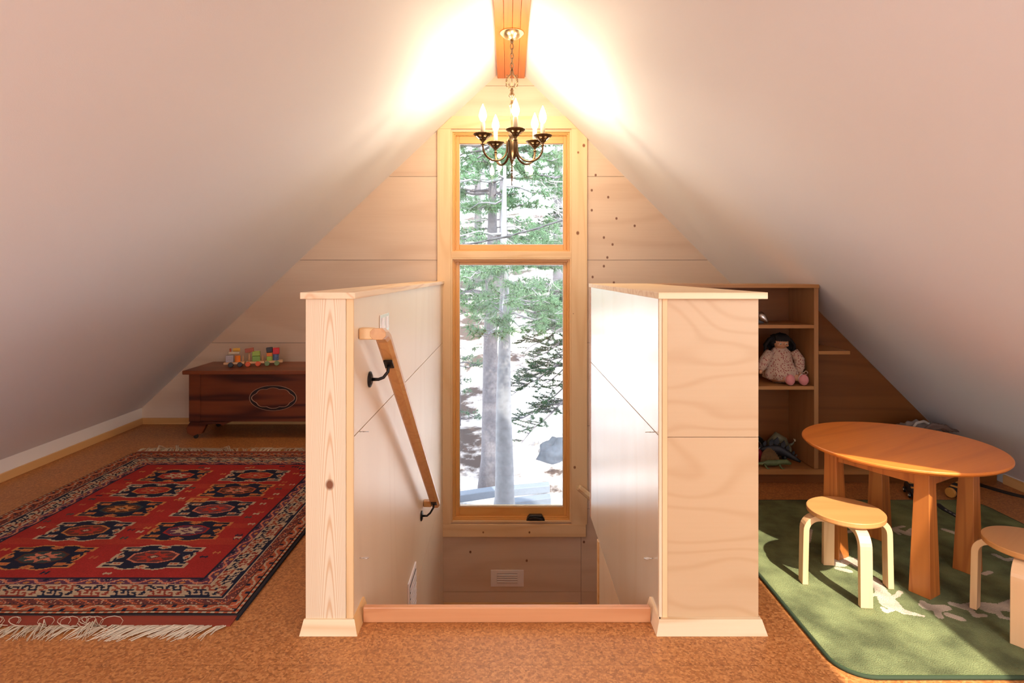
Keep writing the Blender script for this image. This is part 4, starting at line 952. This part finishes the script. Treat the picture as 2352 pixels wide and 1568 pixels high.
k = MB(); k.torus(DP(1793, 806, 3.44), .034, .007, 24, 6, rot=Matrix.Rotation(R(80), 3, 'X'), sz=.8); k.build('collar', dress, bd, smooth=True)
k = MB(); hp = []
k.blob(hc, .043, .040, .040, 20, 14)
k.blob(hc + Vector((0, -.039, -.008)), .005, .006, .005, 8, 6); k.tube([hc + Vector((0, 0, -.03)), hc + Vector((0, .004, -.062))], .016, 12); 
for sx in (-1, 1): k.blob(hc + Vector((sx * .024, -.028, -.014)), .010, .008, .008, 10, 7)
hd = k.build('head', skin, dl_, smooth=True)
for sx in (-1, 1):
    k = MB(); k.blob(hc + Vector((sx * .017, -.0365, -.004)), .0068, .004, .0042, 10, 6); k.build('eye', plain('doll_eye', (.75, .72, .62), .15), hd, smooth=True)
    k = MB(); k.blob(hc + Vector((sx * .017, -.0403, -.005)), .003, .0015, .0034, 8, 6); k.build('pupil', M['black'], hd, smooth=True)
k = MB(); k.blob(hc + Vector((0, -.0365, -.021)), .006, .002, .002, 8, 6); k.build('mouth', pinkm, hd, smooth=True)
k = MB(); k.blob(hc + Vector((0, .016, .010)), .060, .044, .044, 24, 14, warp=.18, wf=14)
rnd = random.Random(2)
for i in range(80):
    a = R(rnd.uniform(-10, 190)); bx_ = hc + Vector((math.cos(a) * .040, .014 + math.sin(a) * .026, .028))
    o_ = Vector((math.cos(a), math.sin(a) * .6, 0)); ln = rnd.uniform(.06, .10)
    k.tube([bx_, bx_ + o_ * .022 + Vector((0, 0, -.012)), bx_ + o_ * .046 + Vector((0, 0, -.045)), bx_ + o_ * .044 + Vector((rnd.uniform(-.01, .01), 0, -ln))], [.007, .009, .008, .003], 6)
for i in range(15):
    xx = -.036 + i * .0051; fr_ = math.sqrt(max(0, 1 - (xx / .047) ** 2)) * .040
    k.tube([hc + Vector((xx * .7, .0, .047)), hc + Vector((xx, -fr_ * .85, .034)), hc + Vector((xx, -fr_ - .003, .018)), hc + Vector((xx + rnd.uniform(-.003, .003), -fr_ - .003, .010))], [.006, .006, .0045, .0015], 5)
k.build('hair', hairm, dl_, smooth=True)
for (px, py, px2, py2) in ((1775, 868, 1811, 870), (1806, 862, 1842, 872)):
    a = DP(px, py, 3.43); c2 = DP(px2, py2 - 1, 3.365)
    a.z = max(a.z, zs_ + .03); c2.z = zs_ + .033
    k = MB(); k.tube([a, (a + c2) / 2 + Vector((0, 0, .004)), c2], [.024, .021, .017], 12); k.build('leg', skin, dl_, smooth=True)
    k = MB(); k.blob(c2 + Vector((.004, -.012, 0)), .027, .024, .031, 18, 12, warp=.05); sh = k.build('shoe', pinkm, dl_, smooth=True)
    k = MB(); k.torus(c2 + Vector((.0, .001, .002)), .022, .004, 20, 6, rot=Matrix.Rotation(R(20), 3, 'Z'), sz=1.15); k.build('sock_trim', plain('sock_white', (.65, .5, .45), .9), sh, smooth=True)
k = MB(); rb = DP(1851, 856, 3.39)
k.torus(rb, .010, .0028, 16, 6); k.tube([rb + Vector((-.012, 0, 0)), DP(1835, 858, 3.40), DP(1815, 852, 3.40)], .004, 6); k.build('ribbon', dress, bd, smooth=True)

# silver thing on the upper shelf
sp_ = P(1757, 742, 3.40)
o = thing('toy_rocket', (sp_.x, 3.40, .9065), 'grey metallic pointed toy on the upper shelf beside the stair wall', 'toy')
k = MB(); a = Vector((1.455, 3.42, .965)); b2 = Vector((1.500, 3.395, .9125)); k.tube([a, a + (b2 - a) * .4, a + (b2 - a) * .8, b2], [.020, .024, .011, .003], 10); k.build('body', M['steel'], o, smooth=True)
k = MB(); k.prism([(1.438, .9075), (1.492, .9075), (1.47, .965), (1.45, .985), (1.432, .965)], 'y', 3.425, 3.45); k.build('fin', plain('toy_dark_grey', (.13, .12, .13), .4), o, bevel=.004)

# dinosaurs on the bottom shelf
zd = .0885
def dino_mat(nm, c, v2=.5): return plain(nm, c, .5, bump=.5, bscale=90, var=v2, vscale=45)
def TP(x, y, Y): return P(x, y, Y)
# sail-backed lizard
d1 = thing('toy_dinosaur', (1.505, 3.37, zd), 'green toy lizard with a brown ribbed sail at the front of the bottom shelf', 'toy dinosaur')
gm = dino_mat('dino_green', (.12, .17, .07)); Y1 = 3.372; DX = .035
k = MB(); k.tube([(1.38 + DX, Y1 + .02, zd + .012), (1.415 + DX, Y1 + .005, zd + .018), (1.455 + DX, Y1, zd + .024), (1.50 + DX, Y1, zd + .024), (1.53 + DX, Y1 - .005, zd + .030), (1.555 + DX, Y1 - .01, zd + .031), (1.58 + DX, Y1 - .012, zd + .022)], [.004, .010, .017, .017, .014, .016, .007], 12)
for (x, yy, zz) in ((1.467, -1, 0), (1.467, 1, 0), (1.550, -1, 0), (1.550, 1, 0)):
    k.tube([(x, Y1 + yy * .01, zd + .018), (x - .006, Y1 + yy * .030, zd + .014), (x + .003, Y1 + yy * .034, zd + .002), (x + .016, Y1 + yy * .036, zd + .002)], [.008, .006, .0045, .003], 8)
k.build('body', gm, d1, smooth=True)
k = MB(); n_ = 14
pts = [(1.445 + .11 * i / n_, zd + .035 + .072 * math.sin(math.pi * (i / n_) ** .8) ** .7) for i in range(n_ + 1)]
k.prism([(1.445, zd + .030)] + pts + [(1.555, zd + .030)], 'y', Y1 - .0015, Y1 + .0015); sl_ = k.build('sail', dino_mat('dino_sail', (.12, .065, .02)), d1, bevel=.0005)
for i in range(1, n_):
    k = MB(); k.tube([(pts[i][0], Y1, zd + .032), (pts[i][0] + .002, Y1, pts[i][1] + .003)], [.003, .0012], 6); k.build('spine', dino_mat('dino_spine', (.26, .17, .07)), sl_, smooth=True)
# plated one
d2 = thing('toy_dinosaur', (1.60, 3.46, zd), 'black plated toy dinosaur with its head down on the bottom shelf', 'toy dinosaur'); Y2 = 3.485
bm_ = dino_mat('dino_black', (.018, .022, .03)); path = [Vector(p) for p in ((1.475, Y2 + .02, zd + .05), (1.515, Y2 + .015, zd + .062), (1.56, Y2 + .01, zd + .068), (1.605, Y2, zd + .062), (1.645, Y2 - .02, zd + .045), (1.675, Y2 - .045, zd + .027), (1.70, Y2 - .065, zd + .014))]
k = MB(); k.tube(path, [.005, .013, .026, .030, .022, .013, .006], 14, flat=.7)
for (x, yy, zz) in ((1.555, -1, .05), (1.565, 1, .05), (1.635, -1, .035), (1.64, 1, .035)):
    k.tube([(x, Y2 + yy * .012, zd + zz), (x - .004, Y2 + yy * .02, zd + zz * .5), (x, Y2 + yy * .02, zd + .003), (x + .01, Y2 + yy * .02 - .005, zd + .003)], [.013, .009, .007, .004], 8)
k.build('body', bm_, d2, smooth=True)
for i, (t_p, h_) in enumerate(((.6, .022), (1.2, .034), (1.9, .046), (2.6, .056), (3.3, .050), (4.0, .036), (4.7, .022), (5.3, .012))):
    i0 = int(t_p); p = path[i0].lerp(path[min(i0 + 1, 6)], t_p - i0); top = p + Vector((0, 0, .018))
    dz = Vector((.25, 0, 1)).normalized(); ax_ = Vector((1, -.2, -.15)).normalized()
    pl_ = [top - ax_ * .006, top - ax_ * (.3 * h_) + dz * h_ * .55, top + dz * h_, top + ax_ * (.3 * h_) + dz * h_ * .5, top + ax_ * .006]
    yo = Vector((0, .0025, 0)); off_ = Vector((0, (.006 if i % 2 else -.006), 0)); vs = [q_ - yo + off_ for q_ in pl_] + [q_ + yo + off_ for q_ in pl_]
    k = MB(); k.add(vs, [(0, 1, 2, 3, 4), (9, 8, 7, 6, 5)] + [(i_, (i_ + 1) % 5, (i_ + 1) % 5 + 5, i_ + 5) for i_ in range(5)]); k.build('plate', bm_, d2)
# horned grey one behind
d3 = thing('toy_dinosaur', (1.60, 3.53, zd), 'grey green toy dinosaur with an arched back behind the black one', 'toy dinosaur'); Y3 = 3.555
gg = dino_mat('dino_grey_green', (.17, .17, .10), .4)
k = MB(); k.tube([(1.577, Y3, zd + .03), (1.584, Y3, zd + .085), (1.622, Y3, zd + .118), (1.662, Y3 - .005, zd + .095), (1.687, Y3 - .01, zd + .070), (1.712, Y3 - .015, zd + .085), (1.722, Y3 - .02, zd + .105)], [.006, .022, .034, .028, .013, .006, .002], 14)
for (x, yy) in ((1.622, -1), (1.622, 1), (1.682, -1), (1.677, 1)):
    k.tube([(x, Y3 + yy * .012, zd + .08), (x + .012, Y3 + yy * .022, zd + .05), (x + .004, Y3 + yy * .022, zd + .004), (x + .020, Y3 + yy * .022 - .006, zd + .003)], [.017, .010, .007, .004], 8)
k.build('body', gg, d3, smooth=True)
k = MB(); k.tube([(1.722, Y3 - .02, zd + .10), (1.725, Y3 - .02, zd + .114)], [.005, .002], 8); k.tube([(1.722, Y3 - .02, zd + .104), (1.715, Y3 - .02, zd + .116)], [.004, .0015], 8); k.build('horn', plain('horn_ivory', (.7, .62, .42), .4), d3, smooth=True)
d4 = thing('toy_ball', (1.48, 3.47, zd), 'dark red toy at the left end of the bottom shelf', 'toy')
k = MB(); k.blob((1.470, 3.465, zd + .038), .030, .028, .0375, 18, 12, warp=.08); k.build('body', plain('crimson_plastic', (.22, .006, .02), .35), d4, smooth=True)
k = MB(); k.tube([(1.470, 3.465, zd + .07), (1.466, 3.465, zd + .088)], [.008, .003], 8); k.build('tip', plain('crimson_tip', (.15, .005, .02), .35), d4, smooth=True)
d5 = thing('ring_toy', (1.50, 3.59, zd), 'small black ring toy leaning behind the brown sail', 'toy')
k = MB(); k.torus((1.515, 3.595, zd + .060), .045, .013, 24, 10, rot=Matrix.Rotation(R(15), 3, 'Z')); k.build('tyre', M['black'], d5, smooth=True)
k = MB(); k.torus((1.515, 3.592, zd + .060), .030, .004, 20, 6, rot=Matrix.Rotation(R(15), 3, 'Z')); k.build('rim', M['steel'], d5, smooth=True)

# ------------------------------------------------------------------ grey cloth bag on the right end of the bottom shelf
bgx = thing('cloth_bag', (2.42, 3.47, zd), 'crumpled grey cloth bag with rope handles behind the table under the slope', 'bag')
clm = plain('grey_canvas', (.33, .29, .27), .95, bump=.6, bscale=60, var=.2)
k = MB(); k.blob((2.42, 3.47, zd + .115), .165, .10, .115, 36, 22, warp=.35, wf=14, seed=3); k.build('body', clm, bgx, smooth=True)
k = MB(); a = P(2098, 980, 3.38)
k.tube([a, P(2105, 971, 3.38), P(2122, 967, 3.39), P(2138, 975, 3.40), P(2150, 985, 3.42)], .0075, 8); k.build('handle', plain('rope_grey', (.50, .46, .42), .9, bump=.8, bscale=200), bgx, smooth=True)
k = MB()
for i in range(5): k.tube([P(2125 + i * 6, 985, 3.39), P(2140 + i * 8, 974 + i, 3.385), P(2158 + i * 6, 979 + 2 * i, 3.39), P(2170 + i * 9, 990, 3.40)], [.008, .010, .009, .006], 7)
k.build('cord_tangle', plain('cord_brown', (.20, .14, .12), .9), bgx, smooth=True)

# ------------------------------------------------------------------ toy cars and strap on the floor
yel = plain('car_yellow', (.50, .22, .04), .5)
def FLz(x, y, z0=0): Y = (EYE - z0) * F / (y - HY); return Vector(((x - CX) * Y / F, Y, z0))
def toy_car(x, y, rot, label, s=1.0):
    base = FLz(x, y)
    o = thing('toy_car', (0, 0, 0), label, 'toy car')
    k = MB(); k.prism([(-.075, .012), (.078, .012), (.083, .030), (.070, .052), (.030, .066), (-.02, .062), (-.055, .046), (-.078, .034)], 'y', -.03, .03); bd_ = k.build('body', M['black'], o, bevel=.007)
    k = MB(); k.prism([(-.005, .045), (.072, .045), (.068, .056), (.030, .070), (.0, .066)], 'y', -.026, .026); k.build('roof', yel, bd_, bevel=.006)
    k = MB(); k.prism([(-.060, .040), (-.03, .040), (-.02, .058), (-.035, .057)], 'y', -.026, .026); k.build('hood', yel, bd_, bevel=.003)
    k = MB(); k.tube([(-.09, 0, .030), (-.074, 0, .030)], .026, 20); k.build('nose_disc', yel, o, bevel=.003)
    for xx in (-.045, .045):
        for yy in (-1, 1):
            k = MB(); k.tube([(xx, yy * .0305, .015), (xx, yy * .040, .015)], .015, 16); wl = k.build('wheel', M['black'], o, bevel=.002)
            k = MB(); k.tube([(xx, yy * .0401, .015), (xx, yy * .042, .015)], .007, 12); k.build('hubcap', M['canopy'], wl)
    o.location = (base.x, base.y, .0); o.rotation_euler = (0, 0, R(rot)); return o
toy_car(2204, 1138, 25, 'black and yellow toy car on the floor behind the table near leg')
toy_car(2100, 1138, 70, 'dark toy car half hidden left of the table near leg')
sp1 = thing('toy_strap', (2.1, 2.9, 0), 'black strap with white stitches lying across the rug under the table', 'strap')
stm = plain('strap_black', (.008, .008, .009), .6)
def ribbon(pts, wd, zz):
    k = MB(); vs = []; fs = []
    for i, p in enumerate(pts):
        a = pts[max(i - 1, 0)]; b_ = pts[min(i + 1, len(pts) - 1)]; d = (Vector(b_) - Vector(a)); d.z = 0; d.normalize(); nrm = Vector((-d.y, d.x, 0)) * wd
        for (sg, z_) in ((-1, 0), (1, 0), (1, .004), (-1, .004)): q_ = Vector(p) + nrm * sg; vs.append((q_.x, q_.y, zz[i] + z_))
    for i in range(len(pts) - 1):
        for j in range(4): fs.append((i * 4 + j, i * 4 + (j + 1) % 4, (i + 1) * 4 + (j + 1) % 4, (i + 1) * 4 + j))
    fs += [(0, 1, 2, 3), tuple((len(pts) - 1) * 4 + j for j in (3, 2, 1, 0))]
    k.add(vs, fs); return k
s0 = FLz(2120, 1133); s1 = FLz(2140, 1150); s2_ = FLz(2168, 1170, .013); s3 = FLz(2205, 1190, .013); s4 = FLz(2240, 1212, .013)
ribbon([s0, s1, s2_, s3, s4], .014, [.001, .004, .0135, .0135, .0135]).build('strap', stm, sp1)
k = MB()
for i in range(7):
    p = s2_.lerp(s4, (i + .5) / 7); d = (s4 - s2_).normalized(); k.obox((p.x, p.y, .0182), d * .007, Vector((-d.y, d.x, 0)) * .0015, (0, 0, .0004))
k.build('stitching', plain('stitch_white', (.45, .42, .4), .8), sp1, kind='stuff')
sp2 = thing('toy_strap', (2.55, 3.0, 0), 'black strap running along the floor by the right baseboard', 'strap')
ribbon([FLz(2236, 1110), FLz(2290, 1126), FLz(2330, 1137), FLz(2380, 1148)], .022, [.001, .001, .001, .001]).build('strap', stm, sp2)

# ------------------------------------------------------------------ outdoors
def gz(X, Y):
    z = -2.15 + max(0, Y - 8.5) * .115 + max(0, Y - 15) * .10 + .10 * math.sin(X * .9 + Y * .5) + .18 * mnoise.noise(Vector((X * .35, Y * .35, 0)))
    return z + .06 * X
k = MB(); n1_, n2_ = 60, 70; xs = [-22 + 44 * i / n1_ for i in range(n1_ + 1)]; ys = [4.95 + 45 * (j / n2_) ** 1.5 for j in range(n2_ + 1)]
k.v = [(x, y, gz(x, y)) for y in ys for x in xs]; k.f = [(j * (n1_ + 1) + i, j * (n1_ + 1) + i + 1, (j + 1) * (n1_ + 1) + i + 1, (j + 1) * (n1_ + 1) + i) for j in range(n2_) for i in range(n1_)]
m, n, l, b = new_mat('forest_floor'); tc = n.new('ShaderNodeTexCoord'); t = n.new('ShaderNodeTexNoise'); t.inputs['Scale'].default_value = .55; t.inputs['Detail'].default_value = 7; t.inputs['Roughness'].default_value = .65; l.new(tc.outputs['Object'], t.inputs['Vector'])
cr = n.new('ShaderNodeValToRGB'); cr.color_ramp.elements[0].position = .42; cr.color_ramp.elements[0].color = (.055, .034, .026, 1); cr.color_ramp.elements[1].position = .53; cr.color_ramp.elements[1].color = (.80, .72, .66, 1)
l.new(t.outputs['Fac'], cr.inputs[0]); l.new(cr.outputs[0], b.inputs['Base Color']); b.inputs['Roughness'].default_value = .95
tag(k.build('ground', m, smooth=True, fix=False), kind='structure')

bark = plain('pine_bark', (.12, .11, .12), .9, bump=1.0, bscale=26, var=.45, vscale=30)
bark2 = plain('pale_bark', (.18, .18, .19), .9, bump=.8, bscale=20, var=.4, vscale=12)
def needle_mat(nm, c):
    m, n, l, b = new_mat(nm); b.inputs['Base Color'].default_value = (*c, 1); b.inputs['Roughness'].default_value = .6
    tl = n.new('ShaderNodeBsdfTranslucent'); tl.inputs[0].default_value = (*c, 1); mxs = n.new('ShaderNodeMixShader'); mxs.inputs[0].default_value = .4
    l.new(b.outputs[0], mxs.inputs[1]); l.new(tl.outputs[0], mxs.inputs[2]); l.new(mxs.outputs[0], n['Material Output'].inputs[0]); return m
nd1 = needle_mat('pine_needles', (.11, .21, .105)); nd2 = needle_mat('fir_needles', (.03, .075, .036)); nd3 = needle_mat('distant_needles', (.11, .18, .11))

def tuft(k, p, d, n_, L, wd, rnd, flatn=False):
    for i in range(n_):
        v_ = Vector((rnd.gauss(0, 1), rnd.gauss(0, 1), rnd.gauss(0, .35 if flatn else 1))); v_ = (v_.normalized() * .85 + d * .7).normalized() * L * rnd.uniform(.6, 1.1)
        s_ = v_.cross(Vector((rnd.gauss(0, 1), rnd.gauss(0, 1), rnd.gauss(0, 1)))).normalized() * wd
        n0 = len(k.v); k.v += [tuple(p - s_), tuple(p + s_), tuple(p + v_)]; k.f.append((n0, n0 + 1, n0 + 2))

def tree(name, X, Y, r0, H, label, bmat, nmat, branches, rnd_seed, lean=0, L=.12, wd=.004, nt=14, dens=.10, group=None, flatn=False, droop=-.1, z0=None, cat='tree'):
    rnd = random.Random(rnd_seed); zb = gz(X, Y) if z0 is None else z0
    o = thing(name, (X, Y, zb), label, cat, group)
    k = MB(); m_ = 14; pth = [Vector((X + lean * t / m_ * H + .05 * r0 * math.sin(t), Y, zb - .1 + t / m_ * H)) for t in range(m_ + 1)]
    k.tube(pth, [r0 * (1.25 if t == 0 else 1.0 - .85 * t / m_) for t in range(m_ + 1)], 18); k.build('trunk', bmat, o, smooth=True)
    kw = MB(); kn = MB()
    for (z_, az, ln) in branches(rnd):
        t = (z_ - zb) / H; p0 = Vector((X + lean * t * H, Y, z_)); az = R(az); d = Vector((math.cos(az), math.sin(az), 0)); pts = []
        nseg = 6
        for i in range(nseg + 1):
            u_ = i / nseg; pts.append(p0 + d * ln * u_ + Vector((0, 0, droop * ln * (u_ ** 1.5) + .03 * math.sin(i * 2 + az))))
        rb_ = max(.006, .018 * ln); kw.tube(pts, [rb_ * (1 - .8 * i / nseg) for i in range(nseg + 1)], 5, cap=False)
        nsub = max(3, int(ln / dens))
        for q_ in range(nsub):
            u_ = rnd.uniform(.22, 1); i0 = min(int(u_ * nseg), nseg - 1); pp = pts[i0].lerp(pts[i0 + 1], u_ * nseg - i0)
            sd_ = Vector((-d.y, d.x, 0)) * rnd.choice((-1, 1)); sdir = (d * .6 + sd_ * rnd.uniform(.4, 1) + Vector((0, 0, rnd.uniform(-.25, .35)))).normalized(); sl2 = ln * rnd.uniform(.15, .38) * (1.15 - u_ * .6)
            pe = pp + sdir * sl2; kw.tube([pp, (pp + pe) / 2 + Vector((0, 0, .01)), pe], [rb_ * .35, rb_ * .25, .002], 3, cap=False)
            ntf = max(2, int(sl2 / (L * .55)))
            for e_ in range(ntf): tuft(kn, pp.lerp(pe, (e_ + 1) / ntf), sdir, nt, L, wd, rnd, flatn)
    kw.build('branches', bmat, o, smooth=True, fix=False, kind='stuff'); kn.build('foliage', nmat, o, fix=False, kind='stuff')
    return o

def br1(rnd):      # near pine: limbs over the upper part of the lower sash and above
    return [(rnd.uniform(.55, 4.8), rnd.uniform(0, 360), rnd.uniform(.7, 1.9)) for i in range(76)] + [(rnd.uniform(.65, 1.1), rnd.uniform(-150, -30), rnd.uniform(.6, 1.2)) for i in range(5)]
X1 = (1124 - CX) * 9.3 / F; z1 = EYE - (1112 - HY) * 9.3 / F
tree('pine_tree', X1, 9.3, .155, 7, 'grey scaly pine trunk standing left in the window view', bark, nd1, br1, 11, z0=z1, lean=.01, nt=20, wd=.0055)
X2 = (1158 - CX) * 7.6 / F
def br2(rnd): return [(rnd.uniform(.55, 2.5), rnd.uniform(0, 360), rnd.uniform(.5, 1.3)) for i in range(30)]
tree('pine_tree', X2, 7.6, .135, 4.6, 'paler blotched pine trunk standing nearest the window, right of the scaly one', bark2, nd1, br2, 12, nt=20, wd=.0045, z0=EYE - (1180 - HY) * 7.6 / F)
def br3(rnd):
    out = []
    for i in range(64):
        z_ = rnd.uniform(-1.25, 3.8); out.append((z_, rnd.uniform(120, 330), 1.7 * (1 - (z_ + 1.3) / 8) * rnd.uniform(.6, 1)))
    return out
tree('fir_tree', 1.35, 11.2, .14, 9, 'dark fir with drooping boughs behind the pines at the right of the window', bark, nd2, br3, 13, L=.07, wd=.006, nt=12, flatn=True, droop=-.38, dens=.07)
def brB(lo, hi, n_, lmax):
    def f_(rnd): return [(z_, rnd.uniform(0, 360), lmax * (1.05 - (z_ - lo) / (hi - lo)) * rnd.uniform(.6, 1)) for z_ in [rnd.uniform(lo, hi) for i in range(n_)]]
    return f_
for i, (X, Y, H, lab) in enumerate(((-1.35, 26, 12, 'pale sunlit pine on the slope at the left of the window view'), (1.6, 19, 12, 'hazy tall pine on the hillside right of the trunks'), (-.2, 23, 13, 'distant pine seen between the two trunks high on the slope'), (3.0, 15, 9, 'pine partly hidden by the right window stile'))):
    zb = gz(X, Y)
    tree('pine_tree', X, Y, .2, H, lab, bark, nd3, brB(zb + 1.2, zb + H - .5, 52, 2.6), 30 + i, L=.20, wd=.014, nt=11, dens=.14, group='pines on the hillside')
# shrub at left
def brS(rnd): return [(gz(-1.0, 12) + rnd.uniform(.1, 1.6), rnd.uniform(0, 360), rnd.uniform(.3, .9)) for i in range(18)]
tree('sapling', -1.0, 12.0, .03, 2.4, 'thin bright green sapling left of the scaly trunk', bark, nd3, brS, 41, L=.12, wd=.006, nt=10, dens=.10)
# dead branches
k = MB(); rnd = random.Random(8); p0 = Vector((.35, 9.0, 1.5)); 
def twig(p, d, ln, r_, depth):
    pts = [p]; q_ = p.copy(); dd_ = d.copy()
    for i in range(5): dd_ = (dd_ + Vector((rnd.gauss(0, .18), rnd.gauss(0, .18), rnd.gauss(0, .14)))).normalized(); q_ = q_ + dd_ * ln / 5; pts.append(q_.copy())
    k.tube(pts, [r_ * (1 - .7 * i / 5) for i in range(6)], 5, cap=False)
    if depth:
        for j in range(6): twig(pts[rnd.randint(1, 5)], (dd_ + Vector((rnd.gauss(0, .7), rnd.gauss(0, .5), rnd.gauss(0, .6)))).normalized(), ln * .5, r_ * .5, depth - 1)
tg_ = thing('dead_branch', (.2, 9.0, 1.6), 'bare pale dead branch forking in the middle of the window view', 'branch')
twig(Vector((.0, 9.3, 1.55)), Vector((1, -.1, -.35)).normalized(), 1.0, .022, 2); twig(Vector((.0, 9.3, 2.9)), Vector((.8, -.1, -.8)).normalized(), 1.3, .024, 2); twig(Vector((.05, 9.3, 2.2)), Vector((1, -.2, .5)).normalized(), 1.0, .02, 2)
k.build('limbs', plain('dead_wood', (.42, .40, .40), .8), tg_, smooth=True, fix=False)
# fallen stick, boulder, timbers
k = MB(); a = FLz(1196, 1046, -1.9); k.tube([P(1190, 1046, 10.6), P(1215, 1047, 10.6), P(1240, 1038, 10.6), P(1262, 1024, 10.6)], [.02, .018, .012, .006], 6); k.tube([P(1222, 1046, 10.6), P(1240, 1045, 10.5)], [.012, .005], 5)
tag(k.build('fallen_stick', plain('stick_grey', (.45, .44, .46), .8), smooth=True), 'thin pale stick lying on the forest floor beside the boulder', 'stick')
bo = P(1282, 1052, 10.2)
k = MB(); k.blob(bo, .36, .36, .31, 26, 16, warp=.35, wf=8, seed=5)
tag(k.build('boulder', plain('granite', (.06, .07, .09), .9, bump=.8, bscale=14, var=.5, vscale=9), smooth=True), 'grey granite boulder at the right edge of the window view', 'boulder')
tmm = plain('weathered_timber', (.15, .17, .20), .85, bump=.4, bscale=30, var=.15)
for (xa, ya, xb, yb, Y, lab) in ((1040, 1143, 1150, 1127, 8.6, 'weathered grey timber on the ground left of the near trunk'), (1176, 1126, 1262, 1118, 8.8, 'weathered timber lying right of the near trunk, the farther one'), (1170, 1158, 1265, 1146, 8.2, 'weathered timber right of the near trunk, the closer one')):
    a, b_ = P(xa, ya, Y), P(xb, yb, Y + .1); d = (b_ - a) / 2
    k = MB(); k.obox((a + b_) / 2, d, Vector((0, .09, 0)), Vector((0, 0, .055))); tag(k.build('timber', tmm, bevel=.01), lab, 'timber')
# utility cable
k = MB(); pa, pb = P(1000, 572, 6.2), P(1420, 455, 6.2)
k.tube([pa.lerp(pb, i / 14) + Vector((0, 0, -.08 * math.sin(math.pi * i / 14))) for i in range(15)], .009, 8)
k.tube([pa.lerp(pb, i / 40) + Vector((.0, 0, -.08 * math.sin(math.pi * i / 40) + .011 * math.cos(i))) + Vector((0, .011 * math.sin(i), 0)) for i in range(41)], .005, 6)
tag(k.build('utility_cable', plain('cable_black', (.05, .055, .06), .6), smooth=True), 'twisted black utility cable crossing the upper window view', 'cable')
